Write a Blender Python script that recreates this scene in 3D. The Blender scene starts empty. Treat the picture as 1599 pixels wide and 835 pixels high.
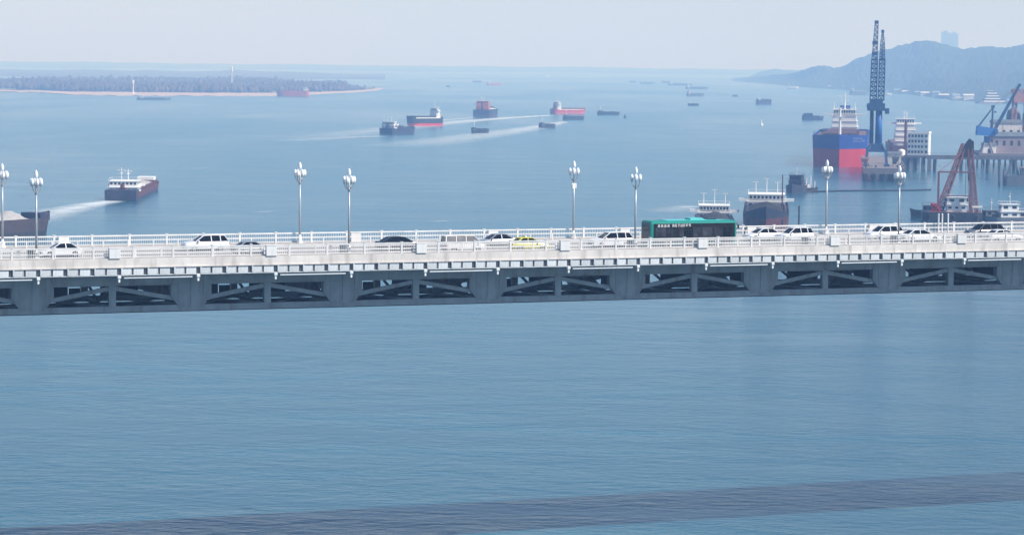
import bpy, math, random
from mathutils import Vector, Matrix, noise
random.seed(11)
R = math.radians
sc = bpy.context.scene
col = sc.collection

# ------------------------------------------------------------------ camera, world, sun, exposure
CAM_H = 53.0                      # camera height over the river
FPX, CX, CY = 4200.0, 799.5, 417.5
ROLL, PITCH = 0.0101, 0.0759
cd = bpy.data.cameras.new('camera'); cam = bpy.data.objects.new('camera', cd); col.objects.link(cam)
cd.sensor_width = 36.0; cd.lens = 36.0 * FPX / 1599.0
cd.clip_start = 1.0; cd.clip_end = 90000.0
cam.matrix_world = Matrix.Translation((0, 0, CAM_H)) @ Matrix.Rotation(math.pi / 2 - PITCH, 4, 'X') @ Matrix.Rotation(ROLL, 4, 'Z')
sc.camera = cam

SUN_AZ, SUN_EL = R(-22), R(45)    # azimuth from +X towards +Y
S = Vector((math.cos(SUN_EL) * math.cos(SUN_AZ), math.cos(SUN_EL) * math.sin(SUN_AZ), math.sin(SUN_EL)))
w = bpy.data.worlds.new('World'); sc.world = w; w.use_nodes = True
nt = w.node_tree; nt.nodes.clear()
sky = nt.nodes.new('ShaderNodeTexSky'); sky.sky_type = 'NISHITA'; sky.sun_disc = False
sky.sun_elevation = SUN_EL; sky.sun_rotation = math.atan2(S.x, S.y)
sky.air_density = 0.9; sky.dust_density = 0.25; sky.ozone_density = 4.0
bg = nt.nodes.new('ShaderNodeBackground'); bg.inputs[1].default_value = 0.10
wo = nt.nodes.new('ShaderNodeOutputWorld')
nt.links.new(sky.outputs[0], bg.inputs[0]); nt.links.new(bg.outputs[0], wo.inputs[0])
sl = bpy.data.lights.new('sun', 'SUN'); sl.energy = 5.0; sl.angle = R(0.53); sl.color = (1.0, 0.975, 0.955)
so = bpy.data.objects.new('sun', sl); col.objects.link(so)
so.rotation_euler = S.to_track_quat('Z', 'Y').to_euler()
vs = sc.view_settings; vs.view_transform = 'Standard'; vs.look = 'None'; vs.exposure = 0.28; vs.gamma = 1.0; vs.use_curve_mapping = False
cy = sc.cycles; cy.use_denoising = True; cy.max_bounces = 6; cy.volume_bounces = 1; cy.transparent_max_bounces = 12
cy.sample_clamp_indirect = 4.0

# ------------------------------------------------------------------ helpers
def on_water(px, py, z=0.0):
    """Survey: where the line of sight through a photo point meets height z."""
    u, v = px - CX, py - CY
    cr, sr = math.cos(ROLL), math.sin(ROLL)
    u, v = u * cr + v * sr, -u * sr + v * cr
    c, s = math.cos(PITCH), math.sin(PITCH)
    D = Vector((u / FPX, c - s * v / FPX, -s - c * v / FPX))
    t = (z - CAM_H) / D.z
    return Vector((D.x * t, D.y * t, z))

MATS = {}
def mat(name, color, rough=0.6, metal=0.0, var=0.15, scale=1.5, bump=0.0, spec=0.5, stretch=None, dirt=0.0, piece=0.0):
    if name in MATS: return MATS[name]
    m = bpy.data.materials.new(name); m.use_nodes = True; MATS[name] = m
    n = m.node_tree.nodes; l = m.node_tree.links
    b = n['Principled BSDF']
    b.inputs['Roughness'].default_value = rough; b.inputs['Metallic'].default_value = metal
    b.inputs['Specular IOR Level'].default_value = spec
    tc = n.new('ShaderNodeTexCoord'); mp = n.new('ShaderNodeMapping')
    l.new(tc.outputs['Object'], mp.inputs['Vector'])
    if stretch: mp.inputs['Scale'].default_value = stretch
    nz = n.new('ShaderNodeTexNoise'); nz.inputs['Scale'].default_value = scale; nz.inputs['Detail'].default_value = 6
    l.new(mp.outputs[0], nz.inputs['Vector'])
    rp = n.new('ShaderNodeValToRGB')
    c = Vector(color)
    lo = c * (1 - var); hi = c * (1 + var * 0.7)
    rp.color_ramp.elements[0].position = 0.3; rp.color_ramp.elements[1].position = 0.72
    rp.color_ramp.elements[0].color = (*lo, 1); rp.color_ramp.elements[1].color = (*[min(x, 0.9) for x in hi], 1)
    l.new(nz.outputs['Fac'], rp.inputs['Fac'])
    out = rp.outputs['Color']
    if piece > 0:  # each piece varies in tone: weathering, and painted light patches on bus panes
        oi = n.new('ShaderNodeObjectInfo'); mr = n.new('ShaderNodeMapRange'); mr.inputs[3].default_value = 1 - piece; mr.inputs[4].default_value = 1.0
        l.new(oi.outputs['Random'], mr.inputs[0]); hs = n.new('ShaderNodeHueSaturation'); l.new(mr.outputs[0], hs.inputs['Value']); l.new(out, hs.inputs['Color']); out = hs.outputs['Color']
    if dirt > 0:   # rust and grime streaks with a shape of their own
        mp2 = n.new('ShaderNodeMapping'); mp2.inputs['Scale'].default_value = (1.3, 1.3, 0.22)
        l.new(tc.outputs['Object'], mp2.inputs['Vector'])
        n2 = n.new('ShaderNodeTexNoise'); n2.inputs['Scale'].default_value = scale * 1.7; n2.inputs['Detail'].default_value = 8
        l.new(mp2.outputs[0], n2.inputs['Vector'])
        r2 = n.new('ShaderNodeValToRGB'); r2.color_ramp.elements[0].position = 0.52; r2.color_ramp.elements[1].position = 0.75
        r2.color_ramp.elements[0].color = (0, 0, 0, 1); r2.color_ramp.elements[1].color = (dirt, dirt, dirt, 1)
        l.new(n2.outputs['Fac'], r2.inputs['Fac'])
        mx = n.new('ShaderNodeMixRGB'); mx.inputs['Color2'].default_value = (0.16, 0.11, 0.08, 1)
        l.new(r2.outputs['Color'], mx.inputs['Fac']); l.new(out, mx.inputs['Color1']); out = mx.outputs['Color']
    l.new(out, b.inputs['Base Color'])
    if bump > 0:
        bp = n.new('ShaderNodeBump'); bp.inputs['Strength'].default_value = bump; bp.inputs['Distance'].default_value = 0.1
        l.new(nz.outputs['Fac'], bp.inputs['Height']); l.new(bp.outputs[0], b.inputs['Normal'])
    return m

class MB:
    def __init__(s): s.v = []; s.f = []
    def add(s, vs_, fs_):
        o = len(s.v); s.v += [tuple(x) for x in vs_]; s.f += [tuple(i + o for i in f) for f in fs_]; return s
    def bx(s, x0, x1, y0, y1, z0, z1):
        return s.add([(x0,y0,z0),(x1,y0,z0),(x1,y1,z0),(x0,y1,z0),(x0,y0,z1),(x1,y0,z1),(x1,y1,z1),(x0,y1,z1)],
                     [(0,3,2,1),(4,5,6,7),(0,1,5,4),(1,2,6,5),(2,3,7,6),(3,0,4,7)])
    def c(s, cx, cy_, cz, sx, sy, sz): return s.bx(cx-sx/2, cx+sx/2, cy_-sy/2, cy_+sy/2, cz-sz/2, cz+sz/2)
    def tube(s, p, q, r0, r1=None, n=8):
        p, q = Vector(p), Vector(q); r1 = r0 if r1 is None else r1
        d = (q - p).normalized(); a = d.orthogonal().normalized(); b = d.cross(a)
        vs_ = []
        for P, r in ((p, r0), (q, r1)):
            for i in range(n):
                t = 2 * math.pi * i / n; vs_.append(P + a * r * math.cos(t) + b * r * math.sin(t))
        fs_ = [(i, (i+1) % n, n + (i+1) % n, n + i) for i in range(n)] + [tuple(range(n-1, -1, -1)), tuple(range(n, 2*n))]
        return s.add(vs_, fs_)
    def bar(s, p, q, w_, h_=None):     # square bar
        p, q = Vector(p), Vector(q); h_ = h_ or w_
        d = (q - p).normalized(); up = Vector((0,0,1)) if abs(d.z) < 0.95 else Vector((0,1,0))
        a = d.cross(up).normalized() * w_ / 2; b = a.cross(d).normalized() * h_ / 2
        vs_ = [P + x for P in (p, q) for x in (-a-b, a-b, a+b, -a+b)]
        return s.add(vs_, [(0,1,5,4),(1,2,6,5),(2,3,7,6),(3,0,4,7),(3,2,1,0),(4,5,6,7)])
    def lathe(s, prof, n=10, o=(0,0,0)):
        vs_ = []; k = len(prof)
        for r, z in prof:
            for i in range(n):
                t = 2*math.pi*i/n; vs_.append((o[0]+r*math.cos(t), o[1]+r*math.sin(t), o[2]+z))
        fs_ = [(j*n+i, j*n+(i+1)%n, (j+1)*n+(i+1)%n, (j+1)*n+i) for j in range(k-1) for i in range(n)]
        fs_ += [tuple(range(n-1,-1,-1)), tuple(range((k-1)*n, k*n))]
        return s.add(vs_, fs_)
    def loft(s, secs, caps=True):      # list of equal-length closed loops
        n = len(secs[0]); vs_ = [p for q in secs for p in q]
        fs_ = [(j*n+i, j*n+(i+1)%n, (j+1)*n+(i+1)%n, (j+1)*n+i) for j in range(len(secs)-1) for i in range(n)]
        if caps: fs_ += [tuple(range(n-1,-1,-1)), tuple(range((len(secs)-1)*n, len(secs)*n))]
        return s.add(vs_, fs_)
    def strip(s, A, B):                # open quad strip between two point lists
        n = len(A); return s.add(list(A) + list(B), [(i, i+1, n+i+1, n+i) for i in range(n-1)])
    def poly(s, pts): return s.add(pts, [tuple(range(len(pts)))])
    def lattice(s, p, q, w0, w1, n, t):  # four chords with bracing
        p, q = Vector(p), Vector(q); d = (q-p).normalized()
        up = Vector((0,1,0)); a = d.cross(up).normalized(); b = a.cross(d).normalized()
        prev = None
        for i in range(n+1):
            f = i/n; P = p.lerp(q, f); w_ = w0 + (w1-w0)*f
            c = [P + a*w_/2*x + b*w_/2*y for x, y in ((-1,-1),(1,-1),(1,1),(-1,1))]
            if prev:
                for k in range(4):
                    s.bar(prev[k], c[k], t*1.5)
                    s.bar(prev[k] if i % 2 else prev[(k+1)%4], c[(k+1)%4] if i % 2 else c[k], t)
            for k in range(4): s.bar(c[k], c[(k+1)%4], t)
            prev = c
        return s
    def build(s, name, m, parent=None, smooth=False, loc=None):
        me = bpy.data.meshes.new(name); me.from_pydata(s.v, [], s.f); me.validate(); me.update()
        if smooth: me.polygons.foreach_set('use_smooth', [True]*len(me.polygons))
        me.materials.append(m)
        o = bpy.data.objects.new(name, me); col.objects.link(o)
        if parent: o.parent = parent
        if loc is not None: o.location = loc
        return o

def tag(o, label=None, cat=None, group=None, kind=None):
    if label: o['label'] = label
    if cat: o['category'] = cat
    if group: o['group'] = group
    if kind: o['kind'] = kind
    return o
def empty(name, loc=(0,0,0), rz=0.0):
    o = bpy.data.objects.new(name, None); col.objects.link(o); o.location = loc; o.rotation_euler.z = rz; return o
def copy_of(o, parent=None, loc=None, rz=None):
    c = o.copy(); col.objects.link(c)
    if parent: c.parent = parent
    if loc is not None: c.location = loc
    if rz is not None: c.rotation_euler.z = rz
    return c
def copy_tree(o, parent=None):
    kids = [x for x in col.objects if x.parent == o]
    c = copy_of(o, parent)
    for k in kids: copy_tree(k, c)
    return c

# ------------------------------------------------------------------ materials
white_paint = mat('white_paint', (0.78, 0.78, 0.77), 0.45, var=0.06, scale=0.8)
rail_white = mat('rail_white', (0.80, 0.785, 0.76), 0.4, var=0.12, scale=0.7, dirt=0.2, piece=0.12)
concrete_pale = mat('pale_concrete', (0.69, 0.64, 0.59), 0.85, var=0.16, scale=0.5, bump=0.1, dirt=0.5)
panel_white = mat('fascia_panel', (0.70, 0.73, 0.74), 0.6, var=0.16, scale=1.3, dirt=0.5, piece=0.22)
pavement_m = mat('pavement', (0.46, 0.425, 0.395), 0.9, var=0.12, scale=1.1, bump=0.1)
asphalt = mat('carriageway', (0.27, 0.255, 0.24), 0.9, var=0.14, scale=0.6, bump=0.08, stretch=(0.15, 1, 1))
road_paint = mat('road_paint', (0.75, 0.75, 0.72), 0.7)
steel_grey = mat('bridge_steel', (0.33, 0.345, 0.35), 0.6, metal=0.0, var=0.18, scale=0.6, dirt=0.6)
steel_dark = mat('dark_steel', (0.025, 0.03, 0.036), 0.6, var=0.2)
lamp_glass = mat('lamp_glass', (0.85, 0.87, 0.88), 0.2, var=0.02)
lamp_metal = mat('lamp_metal', (0.42, 0.45, 0.47), 0.4, metal=0.3, var=0.08)
grille_m = mat('grille_grey', (0.10, 0.10, 0.10), 0.7)
glass_dark = mat('dark_glass', (0.006, 0.008, 0.011), 0.08, var=0.1, spec=0.35)
rubber = mat('rubber', (0.02, 0.02, 0.02), 0.9)
rim_m = mat('rim', (0.45, 0.45, 0.46), 0.3, metal=0.8)
chrome = mat('chrome', (0.6, 0.6, 0.6), 0.2, metal=1.0)
tail_red = mat('tail_red', (0.45, 0.02, 0.02), 0.3)
lens_m = mat('headlight_lens', (0.7, 0.72, 0.75), 0.15)
car_white = mat('car_white', (0.80, 0.80, 0.80), 0.25, var=0.02)
car_black = mat('car_black', (0.015, 0.016, 0.02), 0.2, var=0.05)
car_silver = mat('car_silver', (0.45, 0.46, 0.48), 0.3, metal=0.5, var=0.03)
car_yellow = mat('car_yellow', (0.72, 0.66, 0.05), 0.3, var=0.03)
car_grey = mat('car_grey', (0.10, 0.11, 0.13), 0.3, var=0.03)
car_cream = mat('car_cream', (0.80, 0.78, 0.745), 0.35, var=0.03)
trim_black = mat('trim_black', (0.008, 0.008, 0.009), 0.5, spec=0.3)
van_glass = mat('van_glass', (0.22, 0.21, 0.20), 0.15, var=0.4, scale=1.2)
bus_green = mat('bus_green', (0.008, 0.23, 0.19), 0.3, var=0.04)
bus_pane = mat('bus_pane', (0.06, 0.062, 0.08), 0.12, var=0.7, scale=1.3, piece=0.85)  # uneven pane tones paint the light patches inside the bus
bus_dark = mat('bus_dark', (0.005, 0.035, 0.045), 0.3, var=0.08)
bus_roof = mat('bus_roof', (0.12, 0.55, 0.52), 0.4, var=0.06)

# ------------------------------------------------------------------ water, banks, hills
def water_material():
    m = bpy.data.materials.new('river_water'); m.use_nodes = True
    n = m.node_tree.nodes; l = m.node_tree.links; b = n['Principled BSDF']
    b.inputs['IOR'].default_value = 1.33
    tc = n.new('ShaderNodeTexCoord')
    # colour: silt drifting in long bands
    mp = n.new('ShaderNodeMapping'); mp.inputs['Scale'].default_value = (0.0035, 0.0011, 1); mp.inputs['Rotation'].default_value = (0, 0, R(62))
    l.new(tc.outputs['Object'], mp.inputs[0])
    nz = n.new('ShaderNodeTexNoise'); nz.inputs['Scale'].default_value = 1.0; nz.inputs['Detail'].default_value = 7; nz.inputs['Distortion'].default_value = 0.6
    l.new(mp.outputs[0], nz.inputs['Vector'])
    rp = n.new('ShaderNodeValToRGB'); e = rp.color_ramp.elements
    e[0].position = 0.35; e[0].color = (0.013, 0.076, 0.120, 1); e[1].position = 0.68; e[1].color = (0.030, 0.122, 0.170, 1)
    l.new(nz.outputs['Fac'], rp.inputs['Fac'])
    r2 = n.new('ShaderNodeMapRange'); r2.inputs[1].default_value = 0.3; r2.inputs[2].default_value = 0.7; r2.inputs[3].default_value = 0.12; r2.inputs[4].default_value = 0.22
    l.new(nz.outputs['Fac'], r2.inputs[0]); l.new(r2.outputs[0], b.inputs['Roughness'])
    # wind patches and current lines: where the ripples are stronger or slack
    mp3 = n.new('ShaderNodeMapping'); mp3.inputs['Scale'].default_value = (0.009, 0.034, 1); mp3.inputs['Rotation'].default_value = (0, 0, R(-12))
    l.new(tc.outputs['Object'], mp3.inputs[0])
    n3 = n.new('ShaderNodeTexNoise'); n3.inputs['Scale'].default_value = 1.0; n3.inputs['Detail'].default_value = 5; n3.inputs['Distortion'].default_value = 1.4
    l.new(mp3.outputs[0], n3.inputs['Vector'])
    pr = n.new('ShaderNodeMapRange'); pr.inputs[1].default_value = 0.34; pr.inputs[2].default_value = 0.66; pr.inputs[3].default_value = 0.12; pr.inputs[4].default_value = 1.0
    l.new(n3.outputs['Fac'], pr.inputs[0])
    hv = n.new('ShaderNodeHueSaturation'); pc_ = n.new('ShaderNodeMapRange'); pc_.inputs[1].default_value = 0.3; pc_.inputs[2].default_value = 0.7; pc_.inputs[3].default_value = 0.72; pc_.inputs[4].default_value = 1.30
    l.new(n3.outputs['Fac'], pc_.inputs[0]); l.new(pc_.outputs[0], hv.inputs['Value']); l.new(rp.outputs[0], hv.inputs['Color']); l.new(hv.outputs[0], b.inputs['Base Color'])
    # ripples on three scales
    bump_in = None
    for sc_, st, dist in ((0.30, 0.42, 1.0), (0.055, 0.25, 3.0), (1.4, 0.45, 0.25)):
        mp2 = n.new('ShaderNodeMapping'); mp2.inputs['Scale'].default_value = (sc_, sc_ * 1.7, sc_); mp2.inputs['Rotation'].default_value = (0, 0, R(20 + 60 * sc_))
        l.new(tc.outputs['Object'], mp2.inputs[0])
        nn = n.new('ShaderNodeTexNoise'); nn.inputs['Scale'].default_value = 1.0; nn.inputs['Detail'].default_value = 4
        l.new(mp2.outputs[0], nn.inputs['Vector'])
        bp = n.new('ShaderNodeBump'); mu = n.new('ShaderNodeMath'); mu.operation = 'MULTIPLY'; mu.inputs[1].default_value = st; l.new(pr.outputs[0], mu.inputs[0]); l.new(mu.outputs[0], bp.inputs['Strength']); bp.inputs['Distance'].default_value = dist
        l.new(nn.outputs['Fac'], bp.inputs['Height'])
        if bump_in: l.new(bump_in, bp.inputs['Normal'])
        bump_in = bp.outputs[0]
    l.new(bump_in, b.inputs['Normal'])
    return m
wm = water_material()
mb = MB()
XS = [-16000, -8000, -4000, -2000, -1000, -400, 0, 400, 1000, 2000, 4000, 8000, 16000]
YS = [-3000, -500, 0, 150, 300, 500, 800, 1200, 1800, 2600, 4000, 6000, 9000, 14000, 20000, 28000]
mb.add([(x, y, 0) for y in YS for x in XS], [(j*13+i, j*13+i+1, (j+1)*13+i+1, (j+1)*13+i) for j in range(len(YS)-1) for i in range(12)])
tag(mb.build('river_water', wm), kind='structure')

wood_m = mat('island_trees', (0.105, 0.078, 0.066), 0.95, var=0.5, scale=0.03)
forest_m = mat('forest', (0.034, 0.050, 0.030), 0.95, var=0.45, scale=0.05)
sand_m = mat('river_sand', (0.50, 0.38, 0.31), 0.95, var=0.25, scale=0.03)
soil_m = mat('island_soil', (0.16, 0.14, 0.09), 0.95, var=0.3, scale=0.01)

# island on the left: low ground with a sandy beach in front of a wood
def flat_land(name, m, outline, z, skirt=1.5):
    fine = []
    for i, p in enumerate(outline):       # ragged waterline
        q = outline[(i+1) % len(outline)]
        for k in range(14):
            t = p.lerp(q, k/14); t.y += 60*noise.noise((t.x*0.012, t.y*0.004, z)) + 25*noise.noise((t.x*0.05, 0, z)); fine.append(t)
    outline = fine
    b = MB(); top = [(p.x, p.y, z) for p in outline]; bot = [(p.x, p.y, -skirt) for p in outline]
    b.add(top, [tuple(range(len(top)))])
    n = len(top); b.add(bot + top, [(i, (i+1) % n, n + (i+1) % n, n + i) for i in range(n)])
    return tag(b.build(name, m), kind='structure')
front = [(-140,144),(0,143.5),(60,144.5),(112,149),(180,150),(260,150.3),(340,150.3),(430,149.6),(500,147),(560,144),(590,141.5)]
back = [(600,138.5),(520,134),(380,128),(200,126),(0,126),(-180,126)]
flat_land('island_beach', sand_m, [on_water(*p) for p in front + back], 0.8)
soil_front = [(-140,142.0),(0,141.5),(60,141.8),(112,144.2),(180,144.6),(260,145.6),(340,146),(430,146),(500,144.6),(555,142.4),(580,140.6)]
soil_back = [(588,138.6),(515,134.4),(380,128.4),(200,126.4),(0,126.4),(-178,126.4)]
flat_land('island_ground', soil_m, [on_water(*p) for p in soil_front + soil_back], 1.6)

def crown(b, x, y, z, r, h, rnd):
    """One leafy crown: a ragged knobbly lump, 6 rings."""
    n = 7; o = len(b.v); rings = [(0.12,0.0),(0.75,0.18),(1.0,0.42),(0.85,0.66),(0.5,0.88),(0.1,1.0)]
    ph = rnd.random()*6
    for k, (rr, zz) in enumerate(rings):
        for i in range(n):
            t = ph + k*0.4 + 2*math.pi*i/n; q = r*rr*(0.72 + 0.56*rnd.random())
            b.v.append((x+q*math.cos(t), y+q*math.sin(t), z+h*(zz + (rnd.random()-.5)*0.12)))
    for j in range(len(rings)-1):
        for i in range(n): b.f.append((o+j*n+i, o+j*n+(i+1)%n, o+(j+1)*n+(i+1)%n, o+(j+1)*n+i))
    b.f.append(tuple(o+(len(rings)-1)*n+i for i in range(n)))
rnd = random.Random(4)
b = MB(); cnt = 0
def in_poly(x, y, P):
    c = False; j = len(P)-1
    for i in range(len(P)):
        if (P[i].y > y) != (P[j].y > y) and x < (P[j].x-P[i].x)*(y-P[i].y)/(P[j].y-P[i].y)+P[i].x: c = not c
        j = i
    return c
SP = [on_water(*p) for p in soil_front + soil_back]
while cnt < 6500:
    px_ = rnd.uniform(-60, 585); py_ = 146 - 16*rnd.random()**1.4
    p = on_water(px_, py_)
    if not in_poly(p.x, p.y, SP): continue
    clump = noise.noise((p.x*0.006, p.y*0.0022, 3.1))
    if clump < -0.22: continue
    if py_ > 143.5 and rnd.random() < 0.6: continue
    hh = (7 + 5*rnd.random()) * (1 + 0.7*clump) * (1.25 if rnd.random() < .06 else 1) * (0.55 if px_ > 540 else 1.0)
    crown(b, p.x, p.y, 1.0, hh*rnd.uniform(.3,.42), hh, rnd); cnt += 1
tag(b.build('island_wood', wood_m), 'hazy belt of dark trees along the island behind the beach', 'woodland', kind='stuff')

# hills of the right bank: ridge and shore lines in metres, real depth behind
def terrain(name, shore, ridge, back_d, m, nd=34, bumpy=5.0, seed=0.0):
    n = len(shore); b = MB(); rows = []
    for j in range(nd+1):
        f = j/nd; row = []
        for i in range(n):
            s_, r_ = shore[i], ridge[i]
            if f < 0.6:
                g = f/0.6; x = s_.x+(r_.x-s_.x)*g; y = s_.y+(r_.y-s_.y)*g
                z = r_.z*(g**1.15*(1-0.25*math.sin(g*math.pi)))
            else:
                g = (f-0.6)/0.4; d = Vector((r_.x, r_.y, 0)).normalized(); x = r_.x+d.x*back_d*g; y = r_.y+d.y*back_d*g
                z = r_.z*(1-g**1.6)
            k = min(1, z/25.0)
            z += k*bumpy*(noise.noise((x*0.02+seed, y*0.008, 0)) + 0.6*noise.noise((x*0.06+seed, y*0.03, 5)) + 0.5*noise.noise((x*0.15, y*0.12, seed)))
            z += k*bumpy*2.2*noise.noise((x*0.004+seed, y*0.0025, 9))*math.sin(min(1,f/0.6)*math.pi)
            row.append((x, y, max(z, 0.5) if j else -1.0))
        rows.append(row)
    b.v = [p for r in rows for p in r]
    b.f = [(j*n+i, j*n+i+1, (j+1)*n+i+1, (j+1)*n+i) for j in range(nd) for i in range(n-1)]
    return tag(b.build(name, m, smooth=False), kind='structure')
def interp(tab, x):
    for (x0, y0), (x1, y1) in zip(tab, tab[1:]):
        if x <= x1: return y0 + (y1-y0)*(x-x0)/(x1-x0)
    return tab[-1][1]
def pixz(px, py, Y):               # height and side position of a ridge point at range Y
    hor = 98.1 + (px-CX)*ROLL
    return Vector(((px-CX)/FPX*Y, Y, CAM_H + (hor-py)*Y/FPX))
shore_tab = [(1145,127),(1200,131.5),(1255,136.5),(1300,139.5),(1360,144),(1420,148),(1480,156),(1540,161),(1599,164),(1760,172),(2100,190)]
ridge_tab = [(1145,124.5),(1170,121),(1200,118),(1230,116),(1250,110),(1262,105),(1272,103),(1282,104),(1296,107),(1315,103),(1330,93),(1360,82),(1400,71),(1440,62.5),(1455,64),(1480,73),(1500,76),(1530,73),(1560,74),(1599,69),(1650,66),(1760,72),(2100,85)]
range_tab = [(1145,9300),(1200,8200),(1255,7200),(1340,6700),(1450,6400),(1599,6000),(2100,5600)]
pxs = [1145 + (2100-1145)*i/300 for i in range(301)]
terrain('wooded_hill', [on_water(p, interp(shore_tab, p)) for p in pxs],
        [pixz(p, interp(ridge_tab, p), interp(range_tab, p)) for p in pxs], 900, forest_m, seed=2.0)
sh2 = [(1140,126),(1200,128),(1270,129),(1400,129)]; rd2 = [(1140,123.0),(1165,120),(1185,112),(1205,107.5),(1225,110),(1250,112),(1300,108),(1400,104)]
pxs = [1140 + 260*i/90 for i in range(91)]
terrain('distant_hill', [on_water(p, interp(sh2, p)) for p in pxs], [pixz(p, interp(rd2, p), 10300) for p in pxs], 900, forest_m, nd=20, bumpy=3, seed=7.0)
pxs = [-300 + 1600*i/160 for i in range(161)]
terrain('far_bank', [on_water(p, 113.5 + (p-800)*ROLL + 0.6*math.sin(p*0.013)) for p in pxs],
        [pixz(p, 104.2 + (p-800)*ROLL + 2.0*noise.noise((p*0.012, 3.3, 0)), 17500) for p in pxs], 900, forest_m, nd=10, bumpy=4, seed=5.0)

pxs = [-260 + 860*i/120 for i in range(121)]
terrain('left_bank', [on_water(p, 123 + (p-300)*ROLL + 0.8*math.sin(p*0.02)) for p in pxs],
        [pixz(p, 110.5 + (p-300)*ROLL + 3.0*noise.noise((p*0.015, 7.3, 0)) + max(0, (p-440)*0.06), 9800) for p in pxs], 1500, wood_m, nd=14, bumpy=4, seed=11.0)
# ------------------------------------------------------------------ the bridge
TH = 0.3836; DECK_Z = CAM_H - 19.54
BO = Vector((0, 279.8, DECK_Z))
CU, SU = math.cos(TH), math.sin(TH)
def B(u, v, z=0.0): return Vector((BO.x + u*CU - v*SU, BO.y + u*SU + v*CU, BO.z + z))
U0, U1 = -120.44, 127.56           # deck ends, well outside the frame
bridge = empty('bridge', B(0, 0), TH)
tag(bridge, 'long white river bridge with ribbed edge and grey steel truss', 'bridge')
ROAD_Z = -0.35
MB().bx(U0, U1, -0.95, 1.75, -0.92, 0.0).build('edge_slab', concrete_pale, bridge)
MB().bx(U0, U1, 14.9, 17.6, -0.92, 0.0).build('edge_slab', concrete_pale, bridge)
MB().bx(U0, U1, 1.753, 14.897, -0.9, ROAD_Z).build('deck_slab', concrete_pale, bridge)
MB().bx(U0, U1, -1.02, -0.95, -0.92, -0.80).build('drip_edge', concrete_pale, bridge)
MB().bx(U0, U1, -0.60, -0.42, -1.62, -0.925).build('edge_beam', steel_grey, bridge)
MB().bx(U0, U1, -0.96, -0.42, -1.69, -1.625).build('edge_flange', panel_white, bridge)
N0 = -49.93
pa = MB().bx(0.17, 1.22, -0.93, -0.74, -1.60, -0.95).bx(0.17, 0.30, -1.0, -0.93, -1.60, -0.95).build('fascia_panel', panel_white, bridge)
pb = MB().bx(0.10, 1.10, -0.92, -0.74, -1.60, -0.95).build('fascia_panel', panel_white, bridge)
ra = MB().bx(-0.05, 0.05, -0.72, -0.60, -1.62, -0.925).build('rib', steel_grey, bridge)
i0 = math.floor((U0 - N0) / 1.3333) + 1; i1 = math.floor((U1 - N0) / 1.3333) - 1
first = {0: True, 1: True}
for i in range(i0, i1 + 1):
    u = N0 + i * 1.33333; q = i % 2
    src = pb if q else pa
    if first[q]: src.location.x = u; first[q] = False
    else: copy_of(src, bridge, (u, 0, 0))
    if i == i0: ra.location.x = u
    else: copy_of(ra, bridge, (u, 0, 0))
# brackets and drain pipes under the edge
bk = MB().bx(-0.16, 0.16, -0.98, -0.55, -1.95, -1.69).bx(-0.09, 0.09, -0.9, -0.6, -2.35, -1.95)
bko = bk.build('bracket', white_paint, bridge)
pp = MB().tube((0.5, -0.75, -1.93), (7.4, -0.75, -1.93), 0.09, n=8)
ppo = pp.build('drain_pipe', white_paint, bridge)
cb = MB().bx(-0.2, 0.2, -0.4, 17.0, -1.6, -0.93); cbo = cb.build('floor_beam', steel_grey, bridge)
fb = fp = True
for k in range(-8, 23):
    u = N0 + 8 * k
    if not (U0 + 1 < u < U1 - 8): continue
    if fb: bko.location.x = u; cbo.location.x = u; fb = False
    else: copy_of(bko, bridge, (u, 0, 0)); copy_of(cbo, bridge, (u, 0, 0))
    if k % 2:
        if fp: ppo.location.x = u; fp = False
        else: copy_of(ppo, bridge, (u, 0, 0))
# trusses: top chord, gussets at the nodes, mid posts, diagonals, bottom chord
TZ0, TZ1, BZ0, BZ1 = -1.72, -2.87, -4.95, -5.55
for v in (2.2, 14.4):
    MB().bx(U0, U1, v-0.3, v+0.3, TZ1, TZ0).build('top_chord', steel_grey, bridge)
    MB().bx(U0, U1, v-0.38, v+0.38, TZ1-0.06, TZ1).build('chord_flange', steel_grey, bridge)
    MB().bx(U0, U1, v-0.3, v+0.3, BZ1, BZ0).build('bottom_chord', steel_grey, bridge)
    g = MB().add([(-1.6,v-.36,-1.9),(1.6,v-.36,-1.9),(2.1,v-.36,-3.1),(2.1,v-.36,-4.0),(1.2,v-.36,-5.2),(-1.2,v-.36,-5.2),(-2.1,v-.36,-4.0),(-2.1,v-.36,-3.1)], [])
    pts = list(g.v); g.v += [(x, v+.36, z) for x, y, z in pts]
    g.f = [tuple(range(8)), tuple(range(15, 7, -1))] + [(i, 8+i, 8+(i+1) % 8, (i+1) % 8) for i in range(8)]
    g.bx(-0.05, 0.05, v-.42, v-.36, -4.9, -2.0); g.bx(-1.35, -1.27, v-.40, v-.36, -4.9, -2.2); g.bx(1.27, 1.35, v-.40, v-.36, -4.9, -2.2)
    go = g.build('gusset_plate', steel_grey, bridge)
    po = MB().bx(-0.35, 0.35, v-.28, v+.28, BZ0, TZ1-0.06).build('truss_post', steel_grey, bridge)
    d1 = MB().bar((1.7, v, -4.3), (7.7, v, -3.2), 0.30, 0.42).build('diagonal', steel_grey, bridge)
    d2 = MB().bar((8.3, v, -3.2), (14.3, v, -4.3), 0.30, 0.42).build('diagonal', steel_grey, bridge)
    f1 = True
    for k in range(-4, 12):
        u = N0 + 16 * k
        if not (U0 + 2 < u < U1 - 16): continue
        if f1:
            go.location.x = u; po.location.x = u + 8; d1.location.x = u; d2.location.x = u; f1 = False
        else:
            copy_of(go, bridge, (u, 0, 0)); copy_of(po, bridge, (u + 8, 0, 0)); copy_of(d1, bridge, (u, 0, 0)); copy_of(d2, bridge, (u, 0, 0))
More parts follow.
